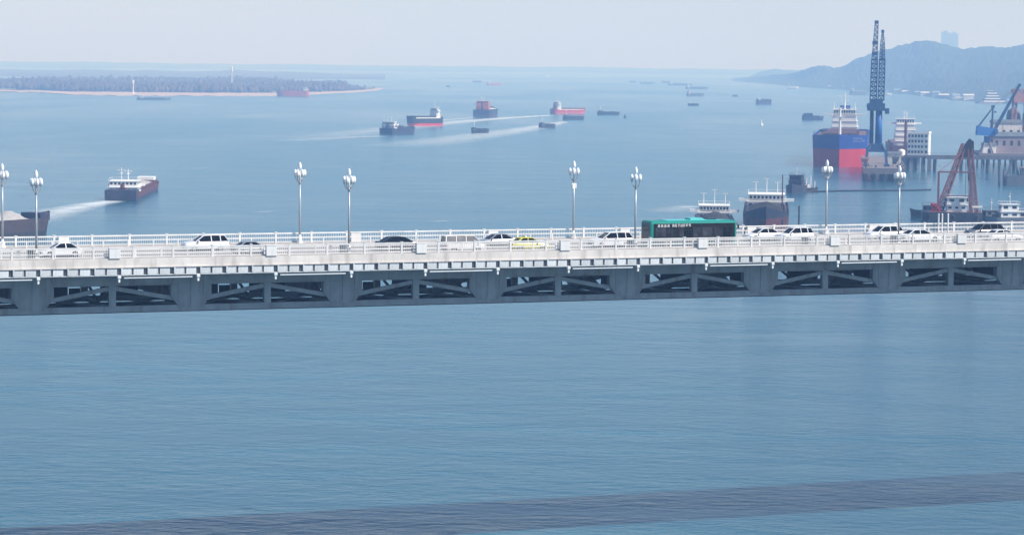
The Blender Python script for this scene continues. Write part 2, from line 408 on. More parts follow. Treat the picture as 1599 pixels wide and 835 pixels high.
sw = MB().bar((0, 2.6, -3.0), (0, 14.0, -3.0), 0.3, 0.3).bar((0, 2.6, -5.2), (0, 14.0, -5.2), 0.35, 0.35).bar((0, 2.6, -3.2), (0, 8.3, -5.0), 0.22).bar((0, 14.0, -3.2), (0, 8.3, -5.0), 0.22)
swo = sw.build('sway_frame', steel_grey, bridge)
lt = MB().bar((0.3, 2.6, -5.25), (7.7, 14.0, -5.25), 0.2).bar((0.3, 14.0, -5.0), (7.7, 2.6, -5.0), 0.2)
lto = lt.build('lateral_brace', steel_grey, bridge)
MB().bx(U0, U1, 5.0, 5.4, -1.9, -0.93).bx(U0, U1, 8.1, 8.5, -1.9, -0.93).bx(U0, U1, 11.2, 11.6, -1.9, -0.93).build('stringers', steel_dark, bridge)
f1 = True
for k in range(-8, 23):
    u = N0 + 8 * k
    if not (U0 + 1 < u < U1 - 8): continue
    if f1: swo.location.x = u; lto.location.x = u; f1 = False
    else: copy_of(swo, bridge, (u, 0, 0)); copy_of(lto, bridge, (u, 0, 0))
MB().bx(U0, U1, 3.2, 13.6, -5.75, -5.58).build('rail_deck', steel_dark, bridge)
f1 = {}
for k in range(-4, 12):
    u = N0 + 16 * k
    if not (U0 + 2 < u < U1 - 16): continue
    for a_, c_, z_ in ((2.3, 6.2, -2.95), (9.6, 13.6, -2.95), (6.3, 7.5, -4.1)):  # dark plates added behind the truss openings to make them read as shade
        if a_ not in f1: f1[a_] = MB().bx(a_, c_, 14.0, 14.06, -4.94, z_).build('shade_plate', steel_dark, bridge, loc=(u, 0, 0))
        else: copy_of(f1[a_], bridge, (u, 0, 0))
for u in (-101, 107):              # piers stand outside the picture
    MB().bx(u-3.2, u+3.2, 0.2, 16.4, -DECK_Z-2, -7.6).bx(u-4, u+4, -0.4, 17.0, -7.6, -6.2).bx(u-1, u+1, 1.4, 3.0, -6.2, -5.56).bx(u-1, u+1, 13.6, 15.2, -6.2, -5.56).build('pier', concrete_pale, bridge)

road = MB().bx(U0, U1, 1.9, 14.75, ROAD_Z+0.004, ROAD_Z+0.05).build('road', asphalt); road.location = B(0,0); road.rotation_euler.z = TH; tag(road, kind='structure')
for v0, v1 in ((-0.9, 1.7), (14.95, 17.55)):
    p = MB().bx(U0, U1, v0, v1, 0.004, 0.03).build('pavement', pavement_m); p.location = B(0,0); p.rotation_euler.z = TH; tag(p, kind='structure')
mk = MB()
for v in (2.25, 8.2, 8.5, 14.4): mk.bx(U0, U1, v-0.07, v+0.07, ROAD_Z+0.054, ROAD_Z+0.058)
for v in (5.2, 11.5):
    u = U0
    while u < U1 - 6: mk.bx(u, u+4, v-0.07, v+0.07, ROAD_Z+0.054, ROAD_Z+0.058); u += 10
o = mk.build('road_markings', road_paint); o.location = B(0,0); o.rotation_euler.z = TH; tag(o, kind='structure')

# railings
def railing(label, v, sgn, cab_u, drop):
    root = empty('railing', B(0, v), TH); tag(root, label, 'railing')
    P0 = -52.44
    post = MB().bx(-0.11, 0.11, -0.10, 0.10, -drop, 1.14).bx(-0.15, 0.15, -0.14, 0.14, 1.14, 1.20)
    po = None
    for i in range(-16, 45):
        u = P0 + 4*i
        if not U0 < u < U1: continue
        if po is None: po = post.build('post', rail_white, root, loc=(u, 0, 0))
        else: copy_of(po, root, (u, 0, 0))
    MB().bx(U0, U1, -0.09, 0.09, 0.96, 1.10).build('top_rail', rail_white, root)
    if sgn < 0: MB().bx(U0, U1, -0.045, 0.045, 0.42, 0.50).build('mid_rail', rail_white, root)
    MB().bx(U0, U1, -0.05, 0.05, 0.08, 0.17).build('bottom_rail', rail_white, root)
    bb = MB(); u = U0 + 0.1; bw = 0.022 if sgn < 0 else 0.016
    while u < U1: bb.bx(u-bw, u+bw, -0.022, 0.022, 0.17, 0.96); u += 0.2
    tag(bb.build('balusters', rail_white, root), kind='stuff')
    co = None
    for u in cab_u:
        if co is None:
            co = MB().bx(-0.55, 0.55, -0.16, 0.16, 0.02, 1.02).bx(-0.58, 0.58, -0.19, 0.19, 1.02, 1.07).build('meter_cabinet', rail_white, root, loc=(u, -0.3*1, 0))
        else: copy_of(co, root, (u, -0.3*1, 0))
    return root
railing('white balustrade on the near edge of the bridge', -0.6, -1, [-42.4 + 16*k for k in range(-4, 11)], 0.25)
railing('white balustrade on the far edge of the bridge beside the river', 17.2, 1, [-43.5 + 16*k for k in range(-4, 11)], 0.0)
def kerb_barrier(label, v, low=True):
    root = empty('kerb_barrier', B(0, v), TH); tag(root, label, 'barrier')
    po = None; u = U0 + 0.7
    while u < U1:
        if po is None: po = MB().bx(-0.06, 0.06, -0.06, 0.06, 0.0, 0.72).build('post', rail_white, root, loc=(u, 0, 0.03))
        else: copy_of(po, root, (u, 0, 0.03))
        u += 2.6667
    MB().bx(U0, U1, -0.035, 0.035, 0.64, 0.76).build('upper_bar', rail_white, root)
    if low: MB().bx(U0, U1, -0.03, 0.03, 0.34, 0.42).build('lower_bar', rail_white, root)
kerb_barrier('low white guard bars between near pavement and road', 1.45)
kerb_barrier('low white guard bars between far pavement and road', 15.2, False)

# magnolia street lamps
def make_lamp():
    root = empty('street_lamp')
    MB().lathe([(0.34,0),(0.34,0.12),(0.26,0.16),(0.24,0.5),(0.30,0.56),(0.17,0.66),(0.13,0.9)], 10).build('pedestal', white_paint, root, smooth=False)
    MB().lathe([(0.12,0.85),(0.105,3.5),(0.09,6.3)], 10).build('pole', lamp_metal, root, smooth=True)
    MB().lathe([(0.09,6.25),(0.16,6.4),(0.13,6.55),(0.07,6.75),(0.06,7.85)], 10).build('collar', lamp_metal, root, smooth=True)
    bud = [(0.05,0),(0.12,0.06),(0.18,0.22),(0.19,0.38),(0.14,0.58),(0.05,0.72)]
    big = MB().lathe([(0.05,0),(0.13,0.08),(0.19,0.28),(0.18,0.48),(0.11,0.70),(0.03,0.84)], 10).build('lamp_bud', lamp_glass, root, smooth=True, loc=(0,0,7.82))
    small = None
    for k in range(6):
        a = math.pi/6 + k*math.pi/3; x, y = 0.50*math.cos(a), 0.50*math.sin(a)
        mb = MB(); pts = [(0.06*math.cos(a),0.06*math.sin(a),6.45),(0.30*math.cos(a),0.30*math.sin(a),6.62),(0.47*math.cos(a),0.47*math.sin(a),6.9),(x,y,7.15)]
        for p, q in zip(pts, pts[1:]): mb.tube(p, q, 0.035, n=6)
        mb.lathe([(0.04,0),(0.10,0.05),(0.12,0.10)], 8, (x, y, 7.08))
        mb.build('arm', lamp_metal, root)
        if small is None: small = MB().lathe(bud, 10).build('lamp_bud', lamp_glass, root, smooth=True, loc=(x, y, 7.16))
        else: copy_of(small, root, (x, y, 7.16))
    return root
lamp0 = make_lamp()
near_l = ['tall white magnolia lamp on near pavement behind the leftmost white sedan', 'tall white magnolia lamp on near pavement left of the black sedan',
          'tall white magnolia lamp on near pavement just left of the green bus', 'tall white magnolia lamp on near pavement at right, beside two white cars']
far_l = ['tall white magnolia lamp on far pavement at the left picture edge', 'tall white magnolia lamp on far pavement, left of centre over open river',
         'tall white magnolia lamp with two extra loudspeakers on its pole, far pavement', 'tall white magnolia lamp on far pavement below the blue and red bulk ship']
lamps = []
for i in range(4):
    for v, L in ((0.0, near_l), (16.63, far_l)):
        o = lamp0 if not lamps else copy_tree(lamp0)
        o.location = B(-49.93 + 32*i, v, 0.03); o.rotation_euler.z = TH + 0.3*i
        tag(o, L[i], 'street lamp', 'magnolia lamps on the bridge'); lamps.append((o, i, v))
for o, i, v in lamps:
    if i == 2 and v > 1:
        for s_ in (-1, 1):
            MB().lathe([(0.05,0),(0.14,0.05),(0.15,0.5),(0.06,0.6)], 8, (0.28*s_, 0, 5.55)).tube((0.05*s_, 0, 5.9), (0.28*s_, 0, 5.9), 0.03, n=6).build('loudspeaker', white_paint, o)
# grilled bins beside the lamps
def make_bin():
    root = empty('grille_bin')
    MB().bx(-0.36,0.36,-0.2,0.2,0.0,0.08).bx(-0.36,0.36,-0.2,0.2,0.84,0.92).bx(-0.30,0.30,-0.14,0.14,0.08,0.84).build('bin_box', grille_m, root)
    m_ = MB()
    for k in range(7): m_.bx(-0.36+0.1133*k, -0.32+0.1133*k, -0.2, -0.16, 0.08, 0.84)
    m_.build('grille_bars', lamp_metal, root)
    return root
bin0 = make_bin(); f1 = True
for u, lab in ((-50.55, 'dark grilled litter bin at foot of the leftmost near lamp'), (-18.6, 'dark grilled litter bin at foot of the near lamp left of black sedan'),
               (13.45, 'dark grilled litter bin at foot of the near lamp beside the bus'), (34.3, 'dark grilled litter bin on near pavement below the white estate car, without a lamp'),
               (45.4, 'dark grilled litter bin at foot of the rightmost near lamp')):
    o = bin0 if f1 else copy_tree(bin0); f1 = False
    o.location = B(u, -0.1, 0.03); o.rotation_euler.z = TH; tag(o, lab, 'litter bin', 'grilled bins on the near pavement')
# slim posts on the far side
for k, (u, lab) in enumerate(((61.2, 'left of three slim white posts above the far railing'), (61.7, 'middle of three slim white posts above the far railing'), (62.5, 'right of three slim white posts above the far railing'))):
    o = MB().tube((0,0,0),(0,0,2.1),0.09,n=8).lathe([(0.1,2.1),(0.12,2.14),(0.02,2.22)],8).lathe([(0.16,0),(0.16,0.08),(0.09,0.1)],8).build('white_post', white_paint)
    o.location = B(u, 16.75, 0.03); tag(o, lab, 'post', 'three slim white posts')

# ------------------------------------------------------------------ vehicles
def car(name, label, cat, u, v, heading, paint, kind='sedan', L=None, group='vehicles on the bridge', glass=None):
    """Local frame: x forward. Real profile for each body kind."""
    rz = TH if heading > 0 else TH + math.pi
    root = empty(name, B(u, v, ROAD_Z+0.05), rz); tag(root, label, cat, group)
    K = {'sedan': dict(L=4.75, W=0.91, belt=0.93, roof=1.45, hood=0.80, boot=0.97, g=(-1.85,-1.05,0.25,1.15)),
         'suv':   dict(L=4.7,  W=0.93, belt=1.08, roof=1.70, hood=0.98, boot=1.08, g=(-2.25,-1.85,0.35,1.20)),
         'van':   dict(L=4.3,  W=0.84, belt=1.02, roof=1.80, hood=0.92, boot=1.02, g=(-2.10,-2.00,0.95,1.70))}[kind]
    L = L or K['L']; h = L/2; W = K['W']; f = L/K['L']; g = [x*f for x in K['g']]
    def sec(x, zl, zt, w_): return [(x,-w_*.88,zl),(x,-w_,zl+.2),(x,-w_,zt-.16),(x,-w_*.9,zt),(x,w_*.9,zt),(x,w_,zt-.16),(x,w_,zl+.2),(x,w_*.88,zl)]
    st = [(-h,0.42,K['boot']-.22,W*.80),(-h+.10,0.30,K['boot']-.03,W*.92),(-h*.75,0.22,K['boot'],W*.98),(g[0]+.15,0.2,K['belt']+.02,W),(0,0.2,K['belt'],W),
          (g[3]-.05,0.2,K['belt']-.01,W),(h*.72,0.2,K['hood'],W*.98),(h-.16,0.24,K['hood']-.10,W*.92),(h,0.36,K['hood']-.28,W*.76)]
    MB().loft([sec(*s_) for s_ in st]).build('body', paint, root, smooth=False)
    zb, zr = K['belt']-.02, K['roof']
    def gs(x, z0, z1, wb, wt): return [(x,-wb,z0),(x,-wt,z1),(x,wt,z1),(x,wb,z0)]
    wb, wt = W*.92, W*.72
    gm = MB().add([(g[0],-wb,zb),(g[0],wb,zb),(g[1],-wt,zr-.05),(g[1],wt,zr-.05),(g[2],-wt,zr-.05),(g[2],wt,zr-.05),(g[3],-wb,zb),(g[3],wb,zb)],
                  [(0,1,3,2),(2,3,5,4),(4,5,7,6),(0,2,4,6),(1,7,5,3),(0,6,7,1)])
    gm.build('windows', glass or glass_dark, root)
    rf = MB().loft([[(x,-w_*wt,zz-.05),(x,-w_*wt*.9,zz),(x,w_*wt*.9,zz),(x,w_*wt,zz-.05)] for x, w_, zz in
                    ((g[1]-.10,.98,zr-.06),(g[1]+.12,1.02,zr),((g[1]+g[2])/2,1.03,zr+.03),(g[2]-.12,1.02,zr),(g[2]+.08,.98,zr-.05))])
    rf.build('roof', paint, root)
    for s_ in (-1, 1):
        MB().bar((g[2],s_*wt,zr-.04),(g[3],s_*(wb+.005),zb+.02),0.07).build('pillar', paint, root); MB().bar((g[1],s_*wt,zr-.04),(g[0],s_*(wb+.005),zb+.02),0.09).build('pillar', paint, root)
        mids = (-0.35,) if kind == 'sedan' else ((-0.4,-1.35) if kind == 'suv' else (0.1,-0.95))
        for xm in mids: MB().bar((xm*f,s_*(wt+.004),zr-.05),(xm*f-.04,s_*(wb+.01),zb),0.075).build('pillar', paint, root)
    wheel = MB()
    for yy in (0,): wheel.tube((0,-0.11,0),(0,0.11,0),0.325,n=16)
    wo_ = None
    for x in (h*.60, -h*.58):
        for s_ in (-1, 1):
            if wo_ is None:
                wo_ = wheel.build('wheel', rubber, root, loc=(x, s_*(W-.10), 0.325))
                ro = MB().tube((0,-0.125,0),(0,0.125,0),0.20,n=12).build('rim', rim_m, wo_)
            else:
                c = copy_of(wo_, root, (x, s_*(W-.10), 0.325)); copy_of(ro, c)
    for s_ in (-1, 1):
        MB().c(h-.10, s_*W*.66, K['hood']-.24, .16, W*.36, .14).build('headlight', lens_m, root)
        MB().c(-h+.06, s_*W*.70, K['boot']-.22, .12, W*.34, .16).build('tail_light', tail_red, root)
        MB().c(g[3]-.28, s_*(W+.09), zb+.06, .16, .18, .13).build('mirror', paint, root)
    MB().c(h-.03, 0, 0.46, .10, W*1.1, .14).build('grille', trim_black, root)
    MB().c(0, 0, 0.24, L*.52, W*2.01, .10).build('sill', trim_black, root)
    return root
car('car', 'white sedan at far left of the bridge heading left', 'car', -46.1, 6.5, -1, car_white, 'sedan', 4.3)
car('car', 'white sport utility car with roof above the far railing at left', 'car', -29.9, 11.2, -1, car_white, 'suv', 4.8)
car('car', 'pale silver sedan just right of the white utility car at left', 'car', -26.9, 4.2, 1, car_silver, 'sedan', 4.2)
car('car', 'glossy black sedan at centre left of the bridge', 'car', -9.6, 8.0, 1, car_black, 'sedan', 5.1)
car('van', 'cream white minivan between the black sedan and the yellow taxi', 'van', -4.2, 3.4, 1, car_cream, 'van', 4.5, glass=van_glass)
car('car', 'silver sedan with dark windows behind the minivan and taxi', 'car', 2.0, 9.6, -1, car_silver, 'sedan', 4.3)
taxi = car('taxi', 'yellow taxi beside the near railing at centre', 'taxi', 3.3, 3.6, 1, car_yellow, 'sedan', 4.4)
MB().c(-0.4, 0, 1.56, 0.22, 0.62, 0.14).build('roof_sign', lens_m, taxi)
car('car', 'white sport utility car left of the green bus', 'car', 13.9, 6.0, -1, car_white, 'suv', 4.9)
car('car', 'white car with black side windows directly right of the green bus', 'car', 35.6, 12.4, -1, car_white, 'sedan', 4.4)
car('car', 'white estate car between the green bus and the rightmost far lamp', 'car', 37.9, 9.0, -1, car_white, 'suv', 4.3)
car('car', 'white utility car partly behind the rightmost near lamp', 'car', 49.6, 9.4, -1, car_white, 'suv', 4.5)
car('car', 'white sedan heading right beside the rightmost near lamp', 'car', 52.5, 6.3, 1, car_white, 'sedan', 4.9)
car('car', 'dark grey utility car near the right picture edge', 'car', 63.4, 10.2, -1, car_grey, 'suv', 4.6)
car('car', 'white sedan close to the near railing at the right picture edge', 'car', 61.8, 3.6, 1, car_white, 'sedan', 4.8)

def make_bus():
    root = empty('city_bus', B(23.0, 5.4, ROAD_Z+0.05), TH)
    tag(root, 'dark green city bus with white lettering above black windows', 'bus')
    h, W, Z0, Z1 = 5.2, 1.25, 0.32, 2.92
    def sec(x, k, z0, z1):
        w_ = W*k
        return [(x,-w_*.96,z0),(x,-w_,z0+.2),(x,-w_,z1-.34),(x,-w_*.95,z1-.12),(x,-w_*.82,z1),(x,w_*.82,z1),(x,w_*.95,z1-.12),(x,w_,z1-.34),(x,w_,z0+.2),(x,w_*.96,z0)]
    MB().loft([sec(-h,.93,.42,Z1-.10),sec(-h+.12,.99,Z0,Z1-.01),sec(-h+.5,1,Z0,Z1),sec(h-.5,1,Z0,Z1),sec(h-.15,.97,Z0,Z1-.06),sec(h,.88,.42,Z1-.28)]).build('body', bus_green, root)
    MB().bx(-h-.012,-h+.02,-1.02,1.02,0.6,2.72).build('rear_panel', bus_dark, root)
    MB().bx(-h-.03,-h-.012,-.85,.85,1.75,2.45).build('rear_window', glass_dark, root)
    for s_ in (-1, 1):
        MB().bx(-h-.03,-h-.011,s_*.88-.1,s_*.88+.1,0.9,1.35).build('tail_light', tail_red, root)
    MB().bx(h-.03,h+.012,-.98,.98,1.0,2.35).build('windscreen', glass_dark, root)
    for s_ in (-1, 1):
        y = s_*(W+.006)
        MB().bx(-h+.35, h-.25, min(y, y-.02*s_), max(y, y-.02*s_), 1.05, 2.62).build('window_band', trim_black, root)
        xs = [-4.6,-3.2,-1.8,-0.4,1.0,2.4,3.6]
        for k, x in enumerate(xs):
            y2 = s_*(W+.016)
            MB().bx(x, x+(1.22 if k < 6 else 1.0), min(y2, y2-.008*s_), max(y2, y2-.008*s_), 1.22, 2.18).build('window', bus_pane, root)
        MB().bx(-h+.3, h-.3, min(y, y-.02*s_), max(y, y-.02*s_), 0.45, 1.0).build('lower_panel', bus_dark, root)
    for x in (-1.2, 3.5):
        d = MB().bx(x, x+1.1, -W-.04, -W-.018, 0.45, 2.3).build('door', trim_black, root)
        MB().bx(x+.08, x+.5, -W-.05, -W-.042, 0.6, 2.2).bx(x+.6, x+1.02, -W-.05, -W-.042, 0.6, 2.2).build('door_pane', glass_dark, d)
    # white lettering: four square characters, then seven tall ones
    t = MB(); y0, y1 = -W-.024, -W-.010
    def q(x0,x1,z0,z1): t.bx(x0,x1,y0,y1,z0,z1)
    x = -4.35
    for k in range(4):
        q(x,x+.26,2.50,2.54); q(x,x+.26,2.38,2.42); q(x+.11,x+.15,2.26,2.56); q(x,x+.05,2.26,2.40); q(x+.21,x+.26,2.26,2.40); q(x,x+.26,2.26,2.30)
        x += .38
    x += .22
    for ch in 'AETUEES':
        if ch in 'AEUS': q(x,x+.06,2.26 if ch!='S' else 2.40,2.56)
        if ch in 'AU': q(x+.16,x+.22,2.26,2.56)
        if ch in 'AETS': q(x,x+.22,2.51,2.56)
        if ch in 'AES': q(x,x+.22,2.385,2.43)
        if ch in 'EUS': q(x,x+.22,2.26,2.31)
        if ch == 'T': q(x+.08,x+.14,2.26,2.56)
        if ch == 'S': q(x+.16,x+.22,2.26,2.42)
        x += .33
    t.build('lettering', white_paint, root)
    MB().bx(-3.2,3.4,-.98,.98,2.925,2.97).build('roof_panel', bus_roof, root)
    MB().bx(-.2,1.3,-.7,.7,2.972,3.16).build('roof_unit', bus_roof, root)
    MB().bx(2.1,3.0,-.6,.6,2.972,3.10).build('roof_hatch', bus_dark, root)
    wh = None
    for x_ in (-3.3, 2.9):
        for s_ in (-1, 1):
            if wh is None:
                wh = MB().tube((0,-.14,0),(0,.14,0),.47,n=18).build('wheel', rubber, root, loc=(x_, s_*(W-.12), .47)); ri = MB().tube((0,-.155,0),(0,.155,0),.28,n=14).build('rim', rim_m, wh)
            else: c = copy_of(wh, root, (x_, s_*(W-.12), .47)); copy_of(ri, c)
    for s_ in (-1, 1):
        MB().c(h+.18, s_*1.2, 2.2, .14, .2, .4).bar((h-.1, s_*1.1, 2.6), (h+.18, s_*1.2, 2.4), .05).build('mirror', trim_black, root)
        MB().c(h-.02, s_*.9, .75, .08, .35, .18).build('headlight', lens_m, root)
make_bus()

# ------------------------------------------------------------------ ships
M_ = lambda n, c, **k: mat(n, c, k.pop('rough', 0.6), **k)
hull_navy = M_('hull_navy', (0.030, 0.035, 0.065), var=0.25, scale=0.3, dirt=0.3)
hull_maroon = M_('hull_maroon', (0.11, 0.035, 0.04), var=0.25, scale=0.3, dirt=0.4)
hull_brown = M_('hull_brown', (0.055, 0.04, 0.045), var=0.25, scale=0.3, dirt=0.3)
hull_red = M_('hull_red', (0.52, 0.022, 0.03), var=0.12, scale=0.2, dirt=0.15)
hull_blue = M_('hull_blue', (0.004, 0.045, 0.28), var=0.10, scale=0.15, dirt=0.1)
hull_black = M_('hull_black', (0.025, 0.028, 0.032), var=0.25, scale=0.3, dirt=0.2)
hull_grey = M_('hull_grey', (0.12, 0.14, 0.16), var=0.2, scale=0.3, dirt=0.2)
hull_pink = M_('hull_red_faded', (0.50, 0.13, 0.14), var=0.15, scale=0.2, dirt=0.15)
deck_rust = M_('deck_rust', (0.17, 0.085, 0.07), var=0.3, scale=0.4)
deck_green = M_('deck_grey', (0.16, 0.17, 0.16), var=0.2, scale=0.4)
ship_white = M_('ship_white', (0.82, 0.81, 0.79), var=0.06, scale=0.5, dirt=0.12)
sand_pale = M_('sand_cargo', (0.36, 0.35, 0.34), rough=0.95, var=0.2, scale=0.5, bump=0.3)
coal_m = M_('dark_cargo', (0.03, 0.03, 0.032), rough=0.95, var=0.3, scale=0.5)
steel_rust = M_('crane_rust', (0.22, 0.075, 0.065), var=0.25, scale=0.4)
crane_blue = M_('crane_blue', (0.015, 0.11, 0.36), var=0.15, scale=0.3)
crane_navy = M_('crane_navy', (0.018, 0.075, 0.18), var=0.15, scale=0.3)
wharf_m = M_('wharf_concrete', (0.20, 0.165, 0.165), rough=0.9, var=0.2, scale=0.2, dirt=0.3)
pile_m = M_('pile', (0.12, 0.12, 0.13), rough=0.9, var=0.25, scale=0.4)
brick_mauve = M_('mauve_wall', (0.30, 0.24, 0.25), rough=0.9, var=0.15, scale=0.1)
win_m = M_('ship_window', (0.02, 0.025, 0.03), rough=0.15)
orange_m = M_('hold_orange', (0.60, 0.20, 0.12), var=0.15, scale=0.2)
pink_m = M_('gantry_pink', (0.42, 0.22, 0.23), var=0.15, scale=0.2)

def hull_parts(root, L, Bm, D, top_m, bot_m, zsplit, bow=0.22, stern=0.08, sheer=0.0, bowp=2.0, flare=0.12, rake=0.04, stern_w=0.85, deck_m=None, bul=0.6, n=26):
    """Hull around the x axis, bow at +x, waterline z=0; two paint bands and a deck inside the bulwark."""
    def hw(t):
        if t < stern: return stern_w + (1-stern_w)*math.sin(t/stern*math.pi/2)
        if t > 1-bow: return max(0.015, (1-((t-1+bow)/bow)**bowp))
        return 1.0
    def dz(t): return D + sheer*max(0, (t-0.72)/0.28)**2 + sheer*0.25*max(0, (0.12-t)/0.12)
    ts = [i/n for i in range(n+1)]
    ts = sorted(set(ts + [1-bow*(0.05), 1-bow*0.12, 1-bow*0.25, stern*0.5]))
    def pt(t, z, s_):
        f = max(0, min(1, z/(D+sheer+1e-6))); k = 1 - flare*(1-f)*(0.35 + 0.65*max(0, (t-1+bow*1.4)/(bow*1.4)))
        x = (t-0.5)*L + rake*L*(f-0.5)*max(0, (t-0.7)/0.3)
        return (x, s_*Bm/2*hw(t)*k, z)
    def band(name, m_, za, zb):
        b = MB()
        for s_ in (-1, 1):
            A = [pt(t, za(t), s_) for t in ts]; C = [pt(t, zb(t), s_) for t in ts]
            if s_ > 0: A, C = C, A
            b.strip(A, C)
        for t, flip in ((ts[0], 1), (ts[-1], -1)):
            q = [pt(t, za(t), -1), pt(t, za(t), 1), pt(t, zb(t), 1), pt(t, zb(t), -1)]
            b.poly(q if flip < 0 else q[::-1])
        return b.build(name, m_, root)
    band('hull_bottom', bot_m, lambda t: -1.2, lambda t: zsplit)
    band('hull', top_m, lambda t: zsplit, dz)
    dk = MB(); A = []; C = []
    for t in ts:
        z = dz(t) - bul; a = pt(t, z, 1); A.append((a[0], a[1]*0.985, z)); C.append((a[0], -a[1]*0.985, z))
    dk.strip(C, A); dk.build('deck', deck_m or deck_rust, root)
    rail = MB()                      # thickness of the bulwark top
    for s_ in (-1, 1):
        o_ = [pt(t, dz(t), s_) for t in ts]; i_ = [(x, y*0.955, z) for x, y, z in o_]
        lo = [(x, y, z-bul) for x, y, z in i_]
        if s_ > 0: rail.strip(i_, o_); rail.strip(lo, i_)
        else: rail.strip(o_, i_); rail.strip(i_, lo)
    rail.build('bulwark', top_m, root)
    return dz
def windows_on(b, x0, x1, hwid, z, h_, n, face):
    """Row of panes on a house: face 'f' forward (x1), 'a' aft (x0), 's' both sides."""
    if face in 'fa':
        x = x1 + 0.02 if face == 'f' else x0 - 0.02
        for k in range(n):
            y = -hwid + (k+0.5)*2*hwid/n; b.c(x, y, z, 0.06, 2*hwid/n*0.55, h_)
    else:
        for s_ in (-1, 1):
            for k in range(n):
                x = x0 + (k+0.5)*(x1-x0)/n; b.c(x, s_*(hwid+0.02), z, (x1-x0)/n*0.5, 0.06, h_)
def house(root, x0, x1, hwid, z0, tiers, th=2.6, step=0.0, m_=None, wing=0.0, nw=5, face='fas', bridge_front='f', few=False):
    m_ = m_ or ship_white; z = z0
    for k in range(tiers):
        a, c, w_ = x0 + step*k*0.5, x1 - step*k*0.5, hwid*(1-0.06*k)
        b = MB().bx(a, c, -w_, w_, z, z+th)
        b.bx(a-0.35, c+0.35, -w_-0.35, w_+0.35, z+th, z+th+0.18)
        b.build('wheelhouse' if k == tiers-1 else 'deckhouse', m_, root)
        wb = MB()
        top = (k == tiers-1)
        for fc in (face if top or not few else ''):
            windows_on(wb, a, c, w_, z+th*0.62, th*(0.42 if top else 0.3), (nw+2 if top else nw) if fc != 's' else max(2, int((c-a)/2.2)), fc)
        if wb.v: tag(wb.build('window_row', win_m, root), kind='stuff')
        if top and wing > 0:
            MB().bx(c-2.2 if bridge_front == 'f' else a, c if bridge_front == 'f' else a+2.2, -hwid-wing, hwid+wing, z+0.05, z+0.95).build('bridge_wing', m_, root)
        # hand rail round each tier
        r = MB()
        for yy in (-w_-0.3, w_+0.3): r.bar((a-.3, yy, z+th+1.1), (c+.3, yy, z+th+1.1), .07)
        for xx in (a-.3, c+.3): r.bar((xx, -w_-.3, z+th+1.1), (xx, w_+.3, z+th+1.1), .07)
        for xx in (a-.3, (a+c)/2, c+.3):
            for yy in (-w_-.3, w_+.3): r.bar((xx, yy, z+th+.18), (xx, yy, z+th+1.1), .06)
        tag(r.build('handrail', m_, root), kind='stuff')
        z += th + 0.18
    return z
def mast(root, x, y, z, h_, r=0.16, cross=1.6, m_=None):
    MB().tube((x,y,z),(x,y,z+h_),r,r*0.6,8).bar((x,y-cross,z+h_*0.8),(x,y+cross,z+h_*0.8),r*0.9).bar((x,y-cross*.6,z+h_*0.55),(x,y+cross*.6,z+h_*0.55),r*0.8).c(x+.2,y,z+h_*.62,.5,.8,.3).build('mast', m_ or ship_white, root)
def heap(root, x0, x1, hwid, z0, h_, m_, name='cargo_heap', seed=0):
    nx, ny = 30, 10; b = MB()
    for i in range(nx+1):
        for j in range(ny+1):
            fx, fy = i/nx, j/ny; e = math.sin(fx*math.pi)**0.5 * math.sin(fy*math.pi)**0.8
            x = x0+(x1-x0)*fx; y = -hwid+2*hwid*fy
            b.v.append((x, y, z0 + h_*e*(0.75+0.25*math.cos(fx*(x1-x0)*0.55+seed)) + 0.35*noise.noise((x*0.6, y*0.6, seed))*min(1, e*3)))
    b.f = [(i*(ny+1)+j, (i+1)*(ny+1)+j, (i+1)*(ny+1)+j+1, i*(ny+1)+j+1) for i in range(nx) for j in range(ny)]
    return b.build(name, m_, root, smooth=True)
def coaming(root, x0, x1, hwid, z0, h_, m_):
    t = 0.35
    MB().bx(x0,x1,-hwid,-hwid+t,z0,z0+h_).bx(x0,x1,hwid-t,hwid,z0,z0+h_).bx(x0-t,x0,-hwid,hwid,z0,z0+h_).bx(x1,x1+t,-hwid,hwid,z0,z0+h_).build('hold_coaming', m_, root)

